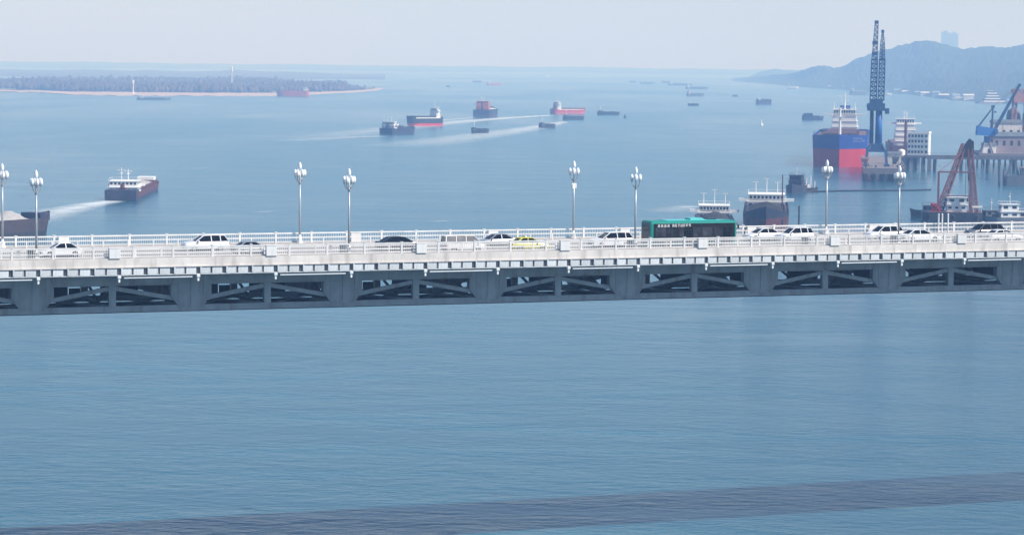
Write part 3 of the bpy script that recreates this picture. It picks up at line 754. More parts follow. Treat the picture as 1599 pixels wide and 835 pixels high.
def river_ship(label, pos, hdg, L, Bm, D, hull, bottom, zs, cargo=None, heap_h=3.0, tiers=2, wing=1.5, fore=False, sheer=1.5, group='ships under way', name='cargo_ship', cat='ship', masts=2, house_m=None, white_strip=False, bowp=2.0, stack=None, house_len=0.12, nw=5, th=2.6, hatch=None, houses_end=-0.42, house_w=0.40, stern_box=False):
    root = empty(name, (pos.x, pos.y, 0), hdg); tag(root, label, cat, group)
    dz = hull_parts(root, L, Bm, D, hull, bottom, zs, sheer=sheer, bowp=bowp)
    zd = D - 0.6
    if tiers:
        hx0 = houses_end*L; hx1 = hx0 + house_len*L
        zt = house(root, hx0, hx1, Bm*house_w, zd, tiers, th=th, step=0.8, wing=wing, m_=house_m, nw=nw, few=tiers > 2)
        for k in range(masts):
            mast(root, hx0 + (hx1-hx0)*(0.25+0.5*k/max(1, masts-1) if masts > 1 else 0.5), (-0.9 if k % 2 else 0.9)*(masts > 1), zt, 5.0 - k*0.8, r=0.17)
        MB().tube((hx0-0.02*L, 0, zd), (hx0-0.02*L, 0, zt-1), 0.9, 0.8, 12).bx(hx0-0.02*L-1.1, hx0-0.02*L+1.1, -1.1, 1.1, zd, zd+2.2).build('funnel', hull, root)
    x0, x1 = (houses_end+house_len+0.03)*L if tiers else -0.42*L, 0.33*L
    coaming(root, x0, x1, Bm*0.40, zd, 1.5, hull if hull is not hull_red else deck_rust)
    if cargo: heap(root, x0+.4, x1-.4, Bm*0.385, zd+0.5, heap_h, cargo, seed=L)
    elif hatch:
        n = 5
        for k in range(n):
            a = x0 + (x1-x0)*k/n
            MB().bx(a+.3, a+(x1-x0)/n-.3, -Bm*.385, Bm*.385, zd+1.5, zd+1.9).build('hatch_cover', hatch, root)
    if stern_box: MB().bx(-.507*L, -.41*L, -Bm*.47, Bm*.47, 0.2, D+0.9).build('stern_shade', hull_navy, root)  # added navy box: shade of the aft face put into its colour
    if fore: MB().bx(0.36*L, 0.44*L, -Bm*.27, Bm*.27, zd+sheer*.25, zd+sheer*.25+2.2).build('forecastle_house', house_m or ship_white, root)
    # anchor windlass and bollards on the bow
    MB().tube((0.43*L,-1.2,D+sheer*.3),(0.43*L,1.2,D+sheer*.3),0.6,n=10).bx(.42*L,.44*L,-1.4,1.4,zd,D+sheer*.3).build('windlass', hull_black, root)
    if white_strip: MB().bx(-.40*L,.36*L,-Bm/2-.06,-Bm/2-.01,D-.75,D-.1).bx(-.40*L,.36*L,Bm/2+.01,Bm/2+.06,D-.75,D-.1).build('stripe', ship_white, root)
    return root
def hd(p, q): d = q - p; return math.atan2(d.y, d.x)

# A: laden ship at left, stern towards us
river_ship('dark cargo ship with two white masts and sand, trailing a wake at left', Vector((-148.5, 1058, 0)), R(92.0), 106, 12.5, 3.1, hull_maroon, hull_navy, 1.0,
           cargo=sand_pale, heap_h=2.2, tiers=2, fore=True, house_w=0.44, th=2.1, stern_box=True)
# B: sand barge nosing in at the left edge
river_ship('open barge heaped with pale sand at lower left behind the railing', Vector((-154.7, 791, 0)), R(58), 52, 14.5, 4.4, hull_brown, hull_black, 1.6,
           cargo=sand_pale, heap_h=4.4, tiers=0, fore=True, sheer=2.6, name='sand_barge', cat='barge', house_m=hull_navy)
# centre convoy
river_ship('small dark ship with white house leading the row at centre left', on_water(623, 209), R(62), 38, 13, 4.2, hull_navy, hull_navy, 1.0, cargo=coal_m, heap_h=2.0, tiers=2, th=2.6)
river_ship('red bottomed cargo ship just behind the small dark ship at centre', on_water(661, 196.5), R(215), 32, 13, 7.0, hull_black, hull_red, 2.0, hatch=deck_green, tiers=3, white_strip=True, masts=1, bowp=2.6)
river_ship('ship with tall orange house in mid river', on_water(759, 181), R(84), 78, 19, 6.0, hull_navy, hull_maroon, 1.0, hatch=ship_white, tiers=3, house_m=orange_m, th=3.0, house_w=0.34, sheer=3)
river_ship('red hulled ship with white house, right of the orange housed ship', on_water(888, 178), R(25), 38, 14, 5.0, hull_red, hull_pink, 2.0, hatch=deck_rust, tiers=3, white_strip=True, masts=1, house_w=0.42)
def low_barge(label, pos, hdg, L, Bm, D=2.6, hull=None, cargo=None, tiers=1):
    return river_ship(label, pos, hdg, L, Bm, D, hull or hull_black, hull or hull_black, 0.6, cargo=cargo, heap_h=1.6, tiers=tiers, sheer=0.8, masts=1, wing=0.6, group='low laden barges in mid river', name='barge', cat='barge', th=2.3, house_m=hull_grey, nw=3)
low_barge('low dark barge below the orange housed ship', on_water(750, 208), R(8), 13, 6)
low_barge('low dark barge, nearest of the group right of centre', on_water(855, 200), R(25), 14, 6)
low_barge('low dark barge directly below the red hulled ship', on_water(896, 187), R(15), 20, 7)
low_barge('low dark barge with pale cargo, right of the red hulled ship', on_water(950, 179.5), R(4), 23, 7, cargo=sand_pale)
# left far shore
river_ship('red ship moored off the tip of the island beach', on_water(457, 150.5), R(176), 48, 12, 7.5, hull_pink, hull_pink, 2.5, hatch=deck_rust, tiers=2, sheer=1.0, masts=1, houses_end=-0.46)
river_ship('long low dark barge lying before the island beach', on_water(240, 156), R(3), 44, 8, 2.2, hull_grey, hull_grey, 0.6, cargo=coal_m, heap_h=1.0, tiers=1, sheer=.5, masts=0, name='barge', cat='barge', wing=0)
# far traffic
FAR = [((700,136), 8, 5, 'tiny dark boat far off left of centre', hull_black), ((745,129), 24, 9, 'faint grey ship far off near the horizon', hull_grey), ((772,133), 36, 11, 'faint pink ship far off near the horizon', hull_pink),
       ((855,120), 22, 10, 'tiny white ship on the horizon right of centre', ship_white), ((988,129), 20, 7, 'faint low barge on the horizon right of centre', hull_grey), ((1011,131), 40, 10, 'faint barge with tall crane far off near horizon', hull_grey),
       ((1040,129.5), 24, 8, 'faint flat barge beside the far crane barge', hull_grey), ((1062,133.5), 62, 12, 'long grey string barge far off, right of centre', hull_grey), ((1088,139), 50, 10, 'grey barge with white cabin far off, right of centre', hull_grey),
       ((1086,150), 30, 11, 'blue grey moored ship below the far barges', hull_grey), ((1083,165), 14, 6, 'small dark boat apart, below the far moored barges', hull_black), ((1148,151), 9, 4, 'tiny dark skiff in far open water at right', hull_black)]
for p, L, Bm, lab, hm in FAR:
    river_ship(lab, on_water(*p), R(random.uniform(-12, 12)), L, Bm, 3.5 if L > 16 else 1.8, hm, hm, 0.8, hatch=hm if L > 16 else None, tiers=2 if L > 20 else 1, th=3.0 if L > 16 else 1.4, masts=1, sheer=1, group='distant ships', nw=3, name='distant_ship', wing=0)
river_ship('grey blue cargo ship with white cabin in far water at right', on_water(1193, 163), R(12), 21, 10, 6, hull_navy, hull_navy, 1.5, hatch=hull_grey, tiers=1, masts=1, sheer=.6, th=2.6)
river_ship('slate blue barge with high stern left of the bulk ship', on_water(1269, 187), R(-4), 21, 8, 3.0, hull_navy, hull_navy, 0.8, tiers=2, masts=0, sheer=.4, house_m=hull_navy, house_len=0.42, house_w=.45, th=1.8, wing=0)
# waterfront sheds at the foot of the hill
rs = random.Random(8); pale = [M_('waterfront_pale', (0.62, 0.63, 0.64), rough=.8, scale=.05), M_('waterfront_blue', (0.25, 0.33, 0.42), rough=.8, scale=.05)]
for k, px in enumerate((1300, 1318, 1372, 1402, 1416, 1433, 1446, 1462, 1474, 1492, 1512, 1578)):
    P = on_water(px, interp([(1255,136.5),(1300,139.5),(1360,144),(1420,148),(1480,156),(1540,161),(1599,164)], px) - 1.0)
    root = empty('waterfront_shed', (P.x, P.y, 0), R(rs.uniform(-20, 20))); tag(root, 'pale waterfront shed at the foot of the hazy hill, %s from the left' % ('first second third fourth fifth sixth seventh eighth ninth tenth eleventh twelfth'.split()[k]), 'shed', 'sheds along the foot of the hill')
    w_, h_ = rs.uniform(9, 20), rs.uniform(4, 9)
    MB().bx(-w_/2,w_/2,-5,5,-1,h_).build('wall', pale[k % 3 == 2], root)
    MB().add([(-w_/2-.6,-5.6,h_),(w_/2+.6,-5.6,h_),(w_/2+.6,5.6,h_),(-w_/2-.6,5.6,h_),(-w_/2-.6,0,h_+2.4),(w_/2+.6,0,h_+2.4)],[(0,1,5,4),(2,3,4,5),(0,4,3),(1,2,5),(3,2,1,0)]).build('roof', pale[k % 2], root)
# ships along the right bank
for (p, L, Bm, D, lab) in (((1238,139), 26, 10, 5, 'white ship lying under the low far hill'), ((1342,148), 36, 12, 6, 'white ferry moored under the hill behind the bulk ship'), ((1388,149), 10, 5, 3, 'small white launch right of the tall crane'), ((1502,156.5), 34, 10, 4, 'pale barge moored on the far right bank')):
    river_ship(lab, on_water(*p), R(random.uniform(-10, 10)), L, Bm, D, ship_white if D < 6 else hull_grey, hull_grey, 1.2, hatch=ship_white, tiers=2, masts=1, sheer=.8, group='ships along the right bank', nw=3)
# tiered riverside building
p = on_water(1548, 161.5); t = empty('tiered_building', (p.x, p.y, 0), R(10)); tag(t, 'white riverside building of four stepped floors at far right', 'building')
MB().bx(-22,26,-9,9,-1,2.2).build('base', wharf_m, t)
for k in range(4):
    a = 14 - 2.5*k + (8 if k == 0 else 0)
    MB().bx(-14+2*k, a, -7+k*.6, 7-k*.6, 2.2+4*k, 3.9+4*k).build('floor_band', ship_white, t)
    MB().bx(-13+2*k, a-1.2, -6+k*.6, 6-k*.6, 3.9+4*k, 6.2+4*k).build('window_band', win_m, t)
MB().bx(-8,4,-4,4,18.2,18.8).build('roof', ship_white, t)

# G: two bow-on ships behind the bus
def bow_on(label, pos, hdg, L, Bm, D, sheer, tiers, deckm=deck_rust, hullm=hull_navy, botm=hull_maroon, zs=2.2, spar=True, cargo=None, th=2.7, hl=.34):
    root = empty('cargo_ship', (pos.x, pos.y, 0), hdg); tag(root, label, 'ship', 'ships behind the bus')
    hull_parts(root, L, Bm, D, hullm, botm, zs, bow=.24, sheer=sheer, bowp=2.6, flare=.3, deck_m=deckm)
    x0, x1 = -0.40*L, -0.24*L
    zt = house(root, x0, x1, Bm*hl, D-.6, tiers, th=th, step=.4, wing=3.0, nw=7)
    for y, h_ in ((-3.6,4.0),(0,5.2),(3.6,4.0)):
        MB().tube((x1-2,y,zt),(x1-2,y,zt+h_),.16,.12,8).bar((x1-2,y-.9,zt+h_),(x1-2,y+.9,zt+h_),.2).build('mast', ship_white, root)
    MB().tube((x0-1.5,0,D-.6),(x0-1.5,0,zt),1.0,.9,12).bx(x0-3,x0,-1.6,1.6,D-.6,D+2).build('funnel', hullm, root)
    coaming(root, -.2*L, .3*L, Bm*.4, D-.6, 1.6, hullm)
    if cargo: heap(root, -.2*L+.4, .3*L-.4, Bm*.385, D+.3, 2.6, cargo)
    MB().tube((.42*L,-1.6,D+sheer*.3),(.42*L,1.6,D+sheer*.3),.7,n=10).bx(.41*L,.43*L,-1.8,1.8,D-.6,D+sheer*.3).build('windlass', hull_black, root)
    if spar: MB().tube((.1*L,Bm*.33,D),(.1*L,Bm*.33,D+12),.22,.16,8).build('spar', hull_maroon, root)
    for s_ in (-1, 1): MB().c(.43*L, s_*Bm*.33, D*.75, .5, .5, 1.6).build('anchor', hull_black, root)
    return root
bow_on('white housed ship with three masts hidden behind the green bus', Vector((66.5, 880, 0)), R(-93), 72, 13, 2.2, 0.8, 2, th=2.1, hl=.40, cargo=coal_m, spar=False)
bow_on('dark red bow-on barge with white wheelhouse right of the green bus', Vector((82.5, 874, 0)), R(-95.5), 90, 15.5, 6.0, 3.8, 2, th=2.2, zs=5.7, cargo=coal_m, hl=.40)

# F: bulk carrier at the wharf
def bulk_carrier():
    bow = Vector((170.5, 1408, 0)); a = R(262); L = 168
    c = bow - Vector((math.cos(a), math.sin(a), 0))*L/2
    root = empty('bulk_carrier', (c.x, c.y, 0), a); tag(root, 'big blue and red bulk ship with white bridge, bow towards us', 'ship')
    D = 16.0
    hull_parts(root, L, 29.5, D, hull_blue, hull_red, 9.6, bow=.12, bowp=1.35, sheer=1.4, flare=.12, rake=.03, deck_m=deck_rust, bul=1.0)
    zt = house(root, -.44*L, -.34*L, 7.6, D-1, 4, th=3.1, step=0, wing=4.2, nw=7, few=True)
    mast(root, -.40*L, 0, zt, 9.5, r=.4, cross=4)
    for y in (-6, 6): MB().tube((-.36*L,y,zt),(-.36*L,y,zt+4),.2,.15,8).build('antenna', ship_white, root)
    MB().bx(-.475*L,-.445*L,-3,3,D-1,zt+2).build('funnel', hull_blue, root)
    for k in range(5):
        x = -.30*L + k*.13*L
        MB().bx(x, x+.10*L, -9, 9, D-1, D+1.2).build('hatch_cover', hull_maroon, root)
    MB().tube((.425*L,0,D-.5),(.425*L,0,D+15),.75,.5,10).bx(.42*L,.43*L,-2.6,2.6,D+10,D+10.5).build('foremast', ship_white, root)
    for s_ in (-1, 1):
        MB().tube((.40*L,s_*5-1.2,D+.8),(.40*L,s_*5+1.2,D+.8),.9,n=10).bx(.393*L,.407*L,s_*5-1.5,s_*5+1.5,D-1,D+.6).build('windlass', hull_black, root)
        MB().bx(.37*L,.375*L,s_*9,s_*9.6,D-1,D+3.4).bx(.37*L,.40*L,s_*9-.6,s_*9+1,D+3,D+3.4).build('fairlead_post', hull_grey, root)
    r = MB()
    for k in range(15):
        x = .30*L + k*.0095*L; y = 14.4*max(.1,(1-max(0,(x/L+.5-.88)/.12)**1.35))
        for s_ in (-1, 1): r.bar((x,s_*y*.97,D),(x,s_*y*.97,D+2.3),.14); 
    r.build('rail_stanchions', hull_grey, root)
    return root, D, L
bc, bD, bL = bulk_carrier()
# white name on the bow flank facing right (marks only; the writing is too small to read)
def bow_marks():
    b = MB(); random.seed(5)
    dg = bpy.context.evaluated_depsgraph_get()
    for row, (z, n0, hh) in enumerate(((14.6, 7, 1.0), (13.2, 9, 1.1))):
        for k in range(n0):
            t = 0.905 + 0.0058*k + (0.012 if row == 0 else 0)
            f = z/17.4; x = (t-.5)*bL + .03*bL*(f-.5)*max(0,(t-.7)/.3)
            kk = 1 - .12*(1-f)*(.35+.65*max(0,(t-1+.12*1.4)/(.12*1.4))); y = 29.5/2*(1-max(0,(t-.88)/.12)**1.35)*kk
            t2 = t+.004; x2 = (t2-.5)*bL; y2 = 29.5/2*(1-max(0,(t2-.88)/.12)**1.35)*kk
            d = Vector((x2-x, y2-y, 0)).normalized(); nn = Vector((-d.y, d.x, 0)); 
            if nn.y < 0: nn = -nn
            P = Vector((x, y, z)) + nn*.12
            q = [P, P+d*.65, P+d*.65+Vector((0,0,hh)), P+Vector((0,0,hh))]
            b.bar(q[0], q[3], .16); 
            if random.random() < .7: b.bar(q[1], q[2], .16)
            if random.random() < .6: b.bar(q[2], q[3], .16)
            b.bar((q[0]+q[3])/2, (q[1]+q[2])/2, .16)
    b.build('bow_lettering', ship_white, bc)
bow_marks()

# second ship at the wharf, white house over dark hull
river_ship('white housed ship with dark hull moored behind the four-storey block', Vector((229, 1585, 0)), R(84), 110, 18, 8.0, hull_maroon, hull_navy, 1.5, hatch=deck_rust, tiers=5, masts=2, wing=3.0, th=3.0, house_w=.36, sheer=1)

# wharf and trestle
def piles(root, pts, r=.45, z1=6.0, m_=None):
    po = None
    for x, y in pts:
        if po is None: po = MB().tube((0,0,-2),(0,0,z1),r,n=10).build('pile', m_ or pile_m, root, loc=(x,y,0))
        else: copy_of(po, root, (x,y,0))
wf = on_water(1381, 284)
wharf = empty('wharf', (wf.x, wf.y, 0), R(-7)); tag(wharf, 'concrete wharf on piles under the tall blue crane', 'wharf')
MB().bx(-9.5,9.5,0,170,5.0,6.2).build('deck', wharf_m, wharf)
MB().bx(-9.8,9.8,-.4,0,3.6,6.3).build('fender_beam', wharf_m, wharf)
MB().bx(-9.8,-9.5,0,170,4.4,6.6).bx(9.5,9.8,0,170,4.4,6.6).build('edge_beam', wharf_m, wharf)
piles(wharf, [(x, y) for y in (1,14,28,42,56,70,90,110,130,150) for x in (-8.6,-4.3,0,4.3,8.6)], z1=5.0)
for k, (x, y) in enumerate(((-8.5,2),(-4,6),(6,10),(8,4),(-7.5,24),(7.5,26),(8,40))):
    o = MB().lathe([(.5,0),(.35,.2),(.35,.8),(.6,.95),(.5,1.15)],10).build('bollard', hull_black, wharf, loc=(x,y,6.2))

def portal_crane(label, pos, rz):
    root = empty('portal_crane', pos, rz); tag(root, label, 'crane')
    for sx in (-1, 1):
        for sy in (-1, 1):
            MB().bar((sx*5,sy*5,0),(sx*4.2,sy*4.2,7.5),1.1).bar((sx*4.2,sy*4.2,7.5),(sx*2.2,sy*2.2,10.5),1.0).c(sx*5,sy*5,.4,2.6,1.0,.8).build('leg', crane_navy, root)
    MB().bx(-4.6,4.6,-4.8,-3.8,6.8,8.0).bx(-4.6,4.6,3.8,4.8,6.8,8.0).bx(-4.8,-3.8,-3.8,3.8,6.8,8.0).bx(3.8,4.8,-3.8,3.8,6.8,8.0).bx(-3.2,3.2,-3.2,3.2,8.02,10.6).build('portal_frame', crane_navy, root)
    MB().tube((0.9,0,10.6),(0.9,0,26),1.7,1.5,14).build('column', crane_blue, root, smooth=True)
    MB().tube((-2.4,1.0,10.6),(-2.4,1.0,26),1.0,.9,12).build('column', crane_navy, root, smooth=True)
    MB().bx(-4.6,3.6,-2.4,3.4,26,29.5).bx(-3.6,2.6,-2,3,29.5,31.5).bx(3.6,5.6,-1.6,1.8,24.6,27.2).build('machine_house', crane_navy, root)
    MB().bx(-4.9,-3.0,-3.6,-2.4,27.2,29.2).build('cab', crane_navy, root)
    MB().lattice((-1.9,0,31),(-1.7,2,50),3.0,2.6,9,.36).build('jib_base', crane_navy, root)
    MB().lattice((-1.7,2,50),(-1.0,6,67),2.5,1.5,14,.20).build('jib', crane_navy, root)
    MB().c(-1.0,6,67.6,1.9,1.6,1.3).c(-1.55,3.2,57.8,2.5,2.2,1.6).c(-1.7,2.4,52.8,2.6,2.3,1.6).build('jib_head', crane_navy, root)
    MB().lattice((1.7,0,31),(1.9,1,50),2.6,2.5,9,.36).build('jib_base', crane_navy, root)
    MB().lattice((1.9,1,50),(1.9,3,57),2.4,2.0,8,.20).lattice((1.9,3,57),(1.9,4,62.5),2.0,.7,5,.18).c(1.9,4,63.2,1.3,1.3,1.4).build('jib', crane_navy, root)
    for x in (-1.0, 1.9): MB().tube((x,5,62),(x*.9,-1.5,31.5),.06,n=5).build('hoist_cable', hull_black, root)
    return root
pc = wharf.location + Vector((-0.5, 26, 6.2))
portal_crane('very tall blue portal crane with two upright lattice jibs', pc, R(-7))
# shed and clutter on the wharf
def shed(label, pos, rz, sx, sy, h_, m_, cat='shed', name='shed', roof=True):
    root = empty(name, pos, rz); tag(root, label, cat)
    MB().bx(-sx/2,sx/2,-sy/2,sy/2,0,h_).build('wall', m_, root)
    if roof:
        MB().add([(-sx/2-.5,-sy/2-.5,h_+.002),(sx/2+.5,-sy/2-.5,h_+.002),(sx/2+.5,sy/2+.5,h_+.002),(-sx/2-.5,sy/2+.5,h_+.002),(-sx/2-.5,0,h_+sy*.16),(sx/2+.5,0,h_+sy*.16)],
                 [(0,1,5,4),(2,3,4,5),(0,4,3),(1,2,5),(3,2,1,0)]).build('roof', hull_grey, root)
    MB().bx(-1,1,-sy/2-.08,-sy/2-.01,0,min(2.4,h_*.6)).build('door', win_m, root)
    for k in range(int(sx//4)):
        x = -sx/2+2+4*k
        if abs(x) > 1.6: MB().bx(x-.7,x+.7,-sy/2-.07,-sy/2-.01,h_*.45,h_*.75).build('window', win_m, root)
    return root
shed('low grey shed on the wharf behind the crane legs', wharf.location + Vector((13.0, 60, 6.2)), R(-7), 6, 6, 5.0, concrete_pale)
def hopper(label, pos, m_):
    root = empty('cargo_hopper', pos, R(-7)); tag(root, label, 'hopper', 'hoppers on the wharf')
    for sx in (-1, 1):
        for sy in (-1, 1): MB().bar((sx*1.2,sy*1.2,0),(sx*1.2,sy*1.2,3.2),.25).build('leg', m_, root)
    MB().loft([[(-.5,-.5,1.6),(.5,-.5,1.6),(.5,.5,1.6),(-.5,.5,1.6)],[(-1.7,-1.7,3.6),(1.7,-1.7,3.6),(1.7,1.7,3.6),(-1.7,1.7,3.6)],[(-1.7,-1.7,4.4),(1.7,-1.7,4.4),(1.7,1.7,4.4),(-1.7,1.7,4.4)]]).build('bin', m_, root)
hopper('rusty hopper on the wharf edge beside the bulk ship', wharf.location + Vector((-7.0, 16, 6.2)), pink_m)
hopper('grey hopper on the wharf edge beside the white block', wharf.location + Vector((9.2, 30, 6.2)), hull_grey)

# four-storey white block on its own piled platform
def office():
    p = on_water(1434, 264); root = empty('office_block', (p.x, p.y, 0), R(-16)); tag(root, 'four-storey white block with window rows standing on piles', 'building')
    MB().bx(-7,6.6,-5,7,6.0,7.2).build('platform', wharf_m, root)
    piles(root, [(x,y) for x in (-6,-2,2.4,5.6) for y in (-4.2,1.5,6)], .4, 6.0)
    MB().bx(-5.4,5.4,-3.6,5.6,7.2,18.4).build('wall', ship_white, root)
    MB().bx(-5.7,5.7,-3.9,5.9,18.4,18.8).bx(-5.6,5.6,-3.8,-3.6,18.8,19.5).bx(5.4,5.6,-3.6,5.7,18.8,19.5).bx(-5.6,-5.4,-3.6,5.7,18.8,19.5).build('parapet', ship_white, root)
    wo_ = None
    for fl in range(4):
        for k in range(6):
            x = -4.5 + 1.65*k + (.5 if k == 5 else 0); z = 8.3+2.75*fl
            if wo_ is None: wo_ = MB().bx(-.52,.52,-.06,.0,0,1.35).build('window', win_m, root, loc=(x,-3.61,z)); si = MB().bx(-.6,.6,-.16,-.0,-.12,-.01).build('sill', ship_white, wo_)
            else: c = copy_of(wo_, root, (x,-3.61,z)); copy_of(si, c)
        MB().bx(-5.5,5.5,-3.75,-3.6,7.45+2.75*fl,7.6+2.75*fl).build('floor_band', ship_white, root)
office()
# white tank beside the block
p = on_water(1407, 262); t = MB().lathe([(1.9,0),(2.0,.3),(2.0,2.4),(1.6,3.2),(.3,3.6)],16).build('storage_tank', ship_white, smooth=True); t.location = (p.x, p.y, 6.2); tag(t, 'small round white tank left of the four-storey block', 'tank')
tb = on_water(1407, 266)
dol = empty('dolphin_platform', (p.x, p.y, 0)); tag(dol, 'small piled platform carrying the white tank', 'platform')
MB().bx(-4,4,-4,4,5.2,6.18).build('deck', wharf_m, dol); piles(dol, [(x,y) for x in (-3,3) for y in (-3,3)], .4, 5.2)

p0 = on_water(1447, 267); 
tr = empty('trestle', (p0.x, p0.y+6, 0), R(-1.5)); tag(tr, 'long straight trestle on piles running to the right edge', 'jetty')
MB().bx(0,150,-4,4,6.3,7.4).build('deck', wharf_m, tr); MB().bx(0,150,-4.3,-4.0,6.0,8.1).build('edge_beam', pile_m, tr)
piles(tr, [(5+13.5*k, y) for k in range(11) for y in (-3,3)], .55, 6.3)
tr_rail = MB()
for k in range(38): tr_rail.bar((1+4*k,-4.2,8.1),(1+4*k,-4.2,9.1),.1)
tr_rail.bar((0,-4.2,9.1),(150,-4.2,9.1),.12).build('handrail', hull_grey, tr)
# blue luffing crane on the quay
def luffing():
    p = on_water(1545, 262); root = empty('luffing_crane', (p.x, p.y+10, 7.4)); tag(root, 'bright blue luffing crane with slanted double jib over trestle', 'crane')
    for sx in (-1, 1):
        for sy in (-1, 1): MB().bar((sx*3.2,sy*2.6,0),(sx*1.3,sy*1.3,6),.6).build('leg', brick_mauve, root)
    MB().tube((0,0,5.5),(0,0,9),1.5,1.5,12).build('pedestal', crane_blue, root)
    MB().add([(-5.8,-2.4,9.6),(3.6,-2.4,9.0),(5.2,-2.4,10.6),(4.2,-2.4,13.2),(-5.4,-2.4,14.6),(-5.8,2.4,9.6),(3.6,2.4,9.0),(5.2,2.4,10.6),(4.2,2.4,13.2),(-5.4,2.4,14.6)],
             [(0,1,2,3,4),(9,8,7,6,5),(0,5,6,1),(1,6,7,2),(2,7,8,3),(3,8,9,4),(4,9,5,0)]).build('machine_house', M_('luffing_blue', (0.02,0.16,0.50), var=.1), root)
    MB().bx(3.6,5.4,-3.6,-2.41,10.6,12.8).build('cab', crane_blue, root)
    for s_ in (-1, 1):
        MB().bar((2.6,s_*1.6,13.0),(2.9,s_*.6,24.5),.55).build('mast_leg', crane_navy, root)
        MB().bar((-4.6,s_*1.6,14.2),(2.8,s_*.6,24.2),.45).build('back_stay', crane_navy, root)
        MB().lattice((4.0,s_*1.5,12.4),(16.5,s_*.8,36),1.0,.7,14,.16).build('jib', crane_navy, root)
    MB().c(2.9,0,24.8,1.6,2.0,1.4).c(4.2,0,22,1.0,1.2,1.0).build('mast_head', crane_navy, root)
    MB().c(16.7,0,36.4,1.4,2.4,1.4).build('jib_head', crane_navy, root)
    MB().tube((2.9,0,25),(16.6,0,36.6),.07,n=5).build('luffing_rope', hull_black, root)
luffing()
# warehouse, silos and pink gantry on the quay at right
qp = on_water(1600, 262)
quay = empty('quay', (qp.x, qp.y+26, 0)); tag(quay, 'broad piled quay behind the trestle at right edge', 'quay')
MB().bx(-22,70,-12,40,5.8,7.0).build('deck', wharf_m, quay); piles(quay, [(x,y) for x in range(-20,70,9) for y in (-10,5,20,36)], .5, 5.8)
shed('long mauve warehouse on the quay at the right picture edge', Vector((qp.x+12, qp.y+30, 7.0)), 0, 50, 14, 9.0, brick_mauve, 'warehouse', 'warehouse')
shed('small white kiosk on the quay under the blue luffing crane', Vector((qp.x-15.5, qp.y+22, 7.0)), 0, 7, 6, 4.5, ship_white, 'kiosk', 'kiosk')
shed('tall pale control house behind the mauve warehouse', Vector((qp.x-2, qp.y+46, 7.0)), 0, 16, 10, 16, concrete_pale, 'building', 'control_house')
for k, (x, lab) in enumerate(((4, 'left grey silo behind the warehouse at right edge'), (13, 'right grey silo behind the warehouse at right edge'))):
    o = MB().lathe([(4,0),(4,20),(3.2,22.5),(.6,24)],18).build('silo', hull_grey, smooth=True); o.location = (qp.x+x, qp.y+57, 7.0); tag(o, lab, 'silo', 'silos on the quay')
g = empty('gantry_tower', (qp.x+6, qp.y+48, 7.0)); tag(g, 'pink lattice gantry tower rising at the right picture edge', 'gantry')
for sx in (-1, 1): MB().lattice((sx*4,0,0),(sx*3,0,34),2.4,2.0,14,.35).build('leg', pink_m, g)
MB().lattice((-5,0,33),(22,0,33),2.2,2.2,12,.3).build('boom', pink_m, g)
MB().bx(-4,4,-2.4,2.4,27,31.5).build('machine_house', pink_m, g)
# pontoon with frame in front of the trestle
p = on_water(1586, 289); t = empty('pontoon', (p.x, p.y, 0), R(-4)); tag(t, 'grey pontoon with sloping steel frame under the trestle at right', 'pontoon')
MB().bx(-4.5,12,-4,4,-.8,4.4).build('hull', hull_grey, t)
MB().bar((-4,0,4.4),(-1.6,0,12),1.0).bar((1,0,4.4),(-.8,0,12),.9).bx(-2.6,0,-.8,.8,11.4,12.6).build('frame', hull_grey, t)
MB().bx(2,11,-2.6,2.6,4.4,7.8).build('deckhouse', hull_grey, t); MB().bx(1.6,11.4,-3,3,7.8,8.1).build('roof', brick_mauve, t)
for x in (-7.4, -5.4): MB().tube((x,0,-2),(x,0,9 if x < -6 else 7),.5,n=10).build('guide_pile', pile_m, t)

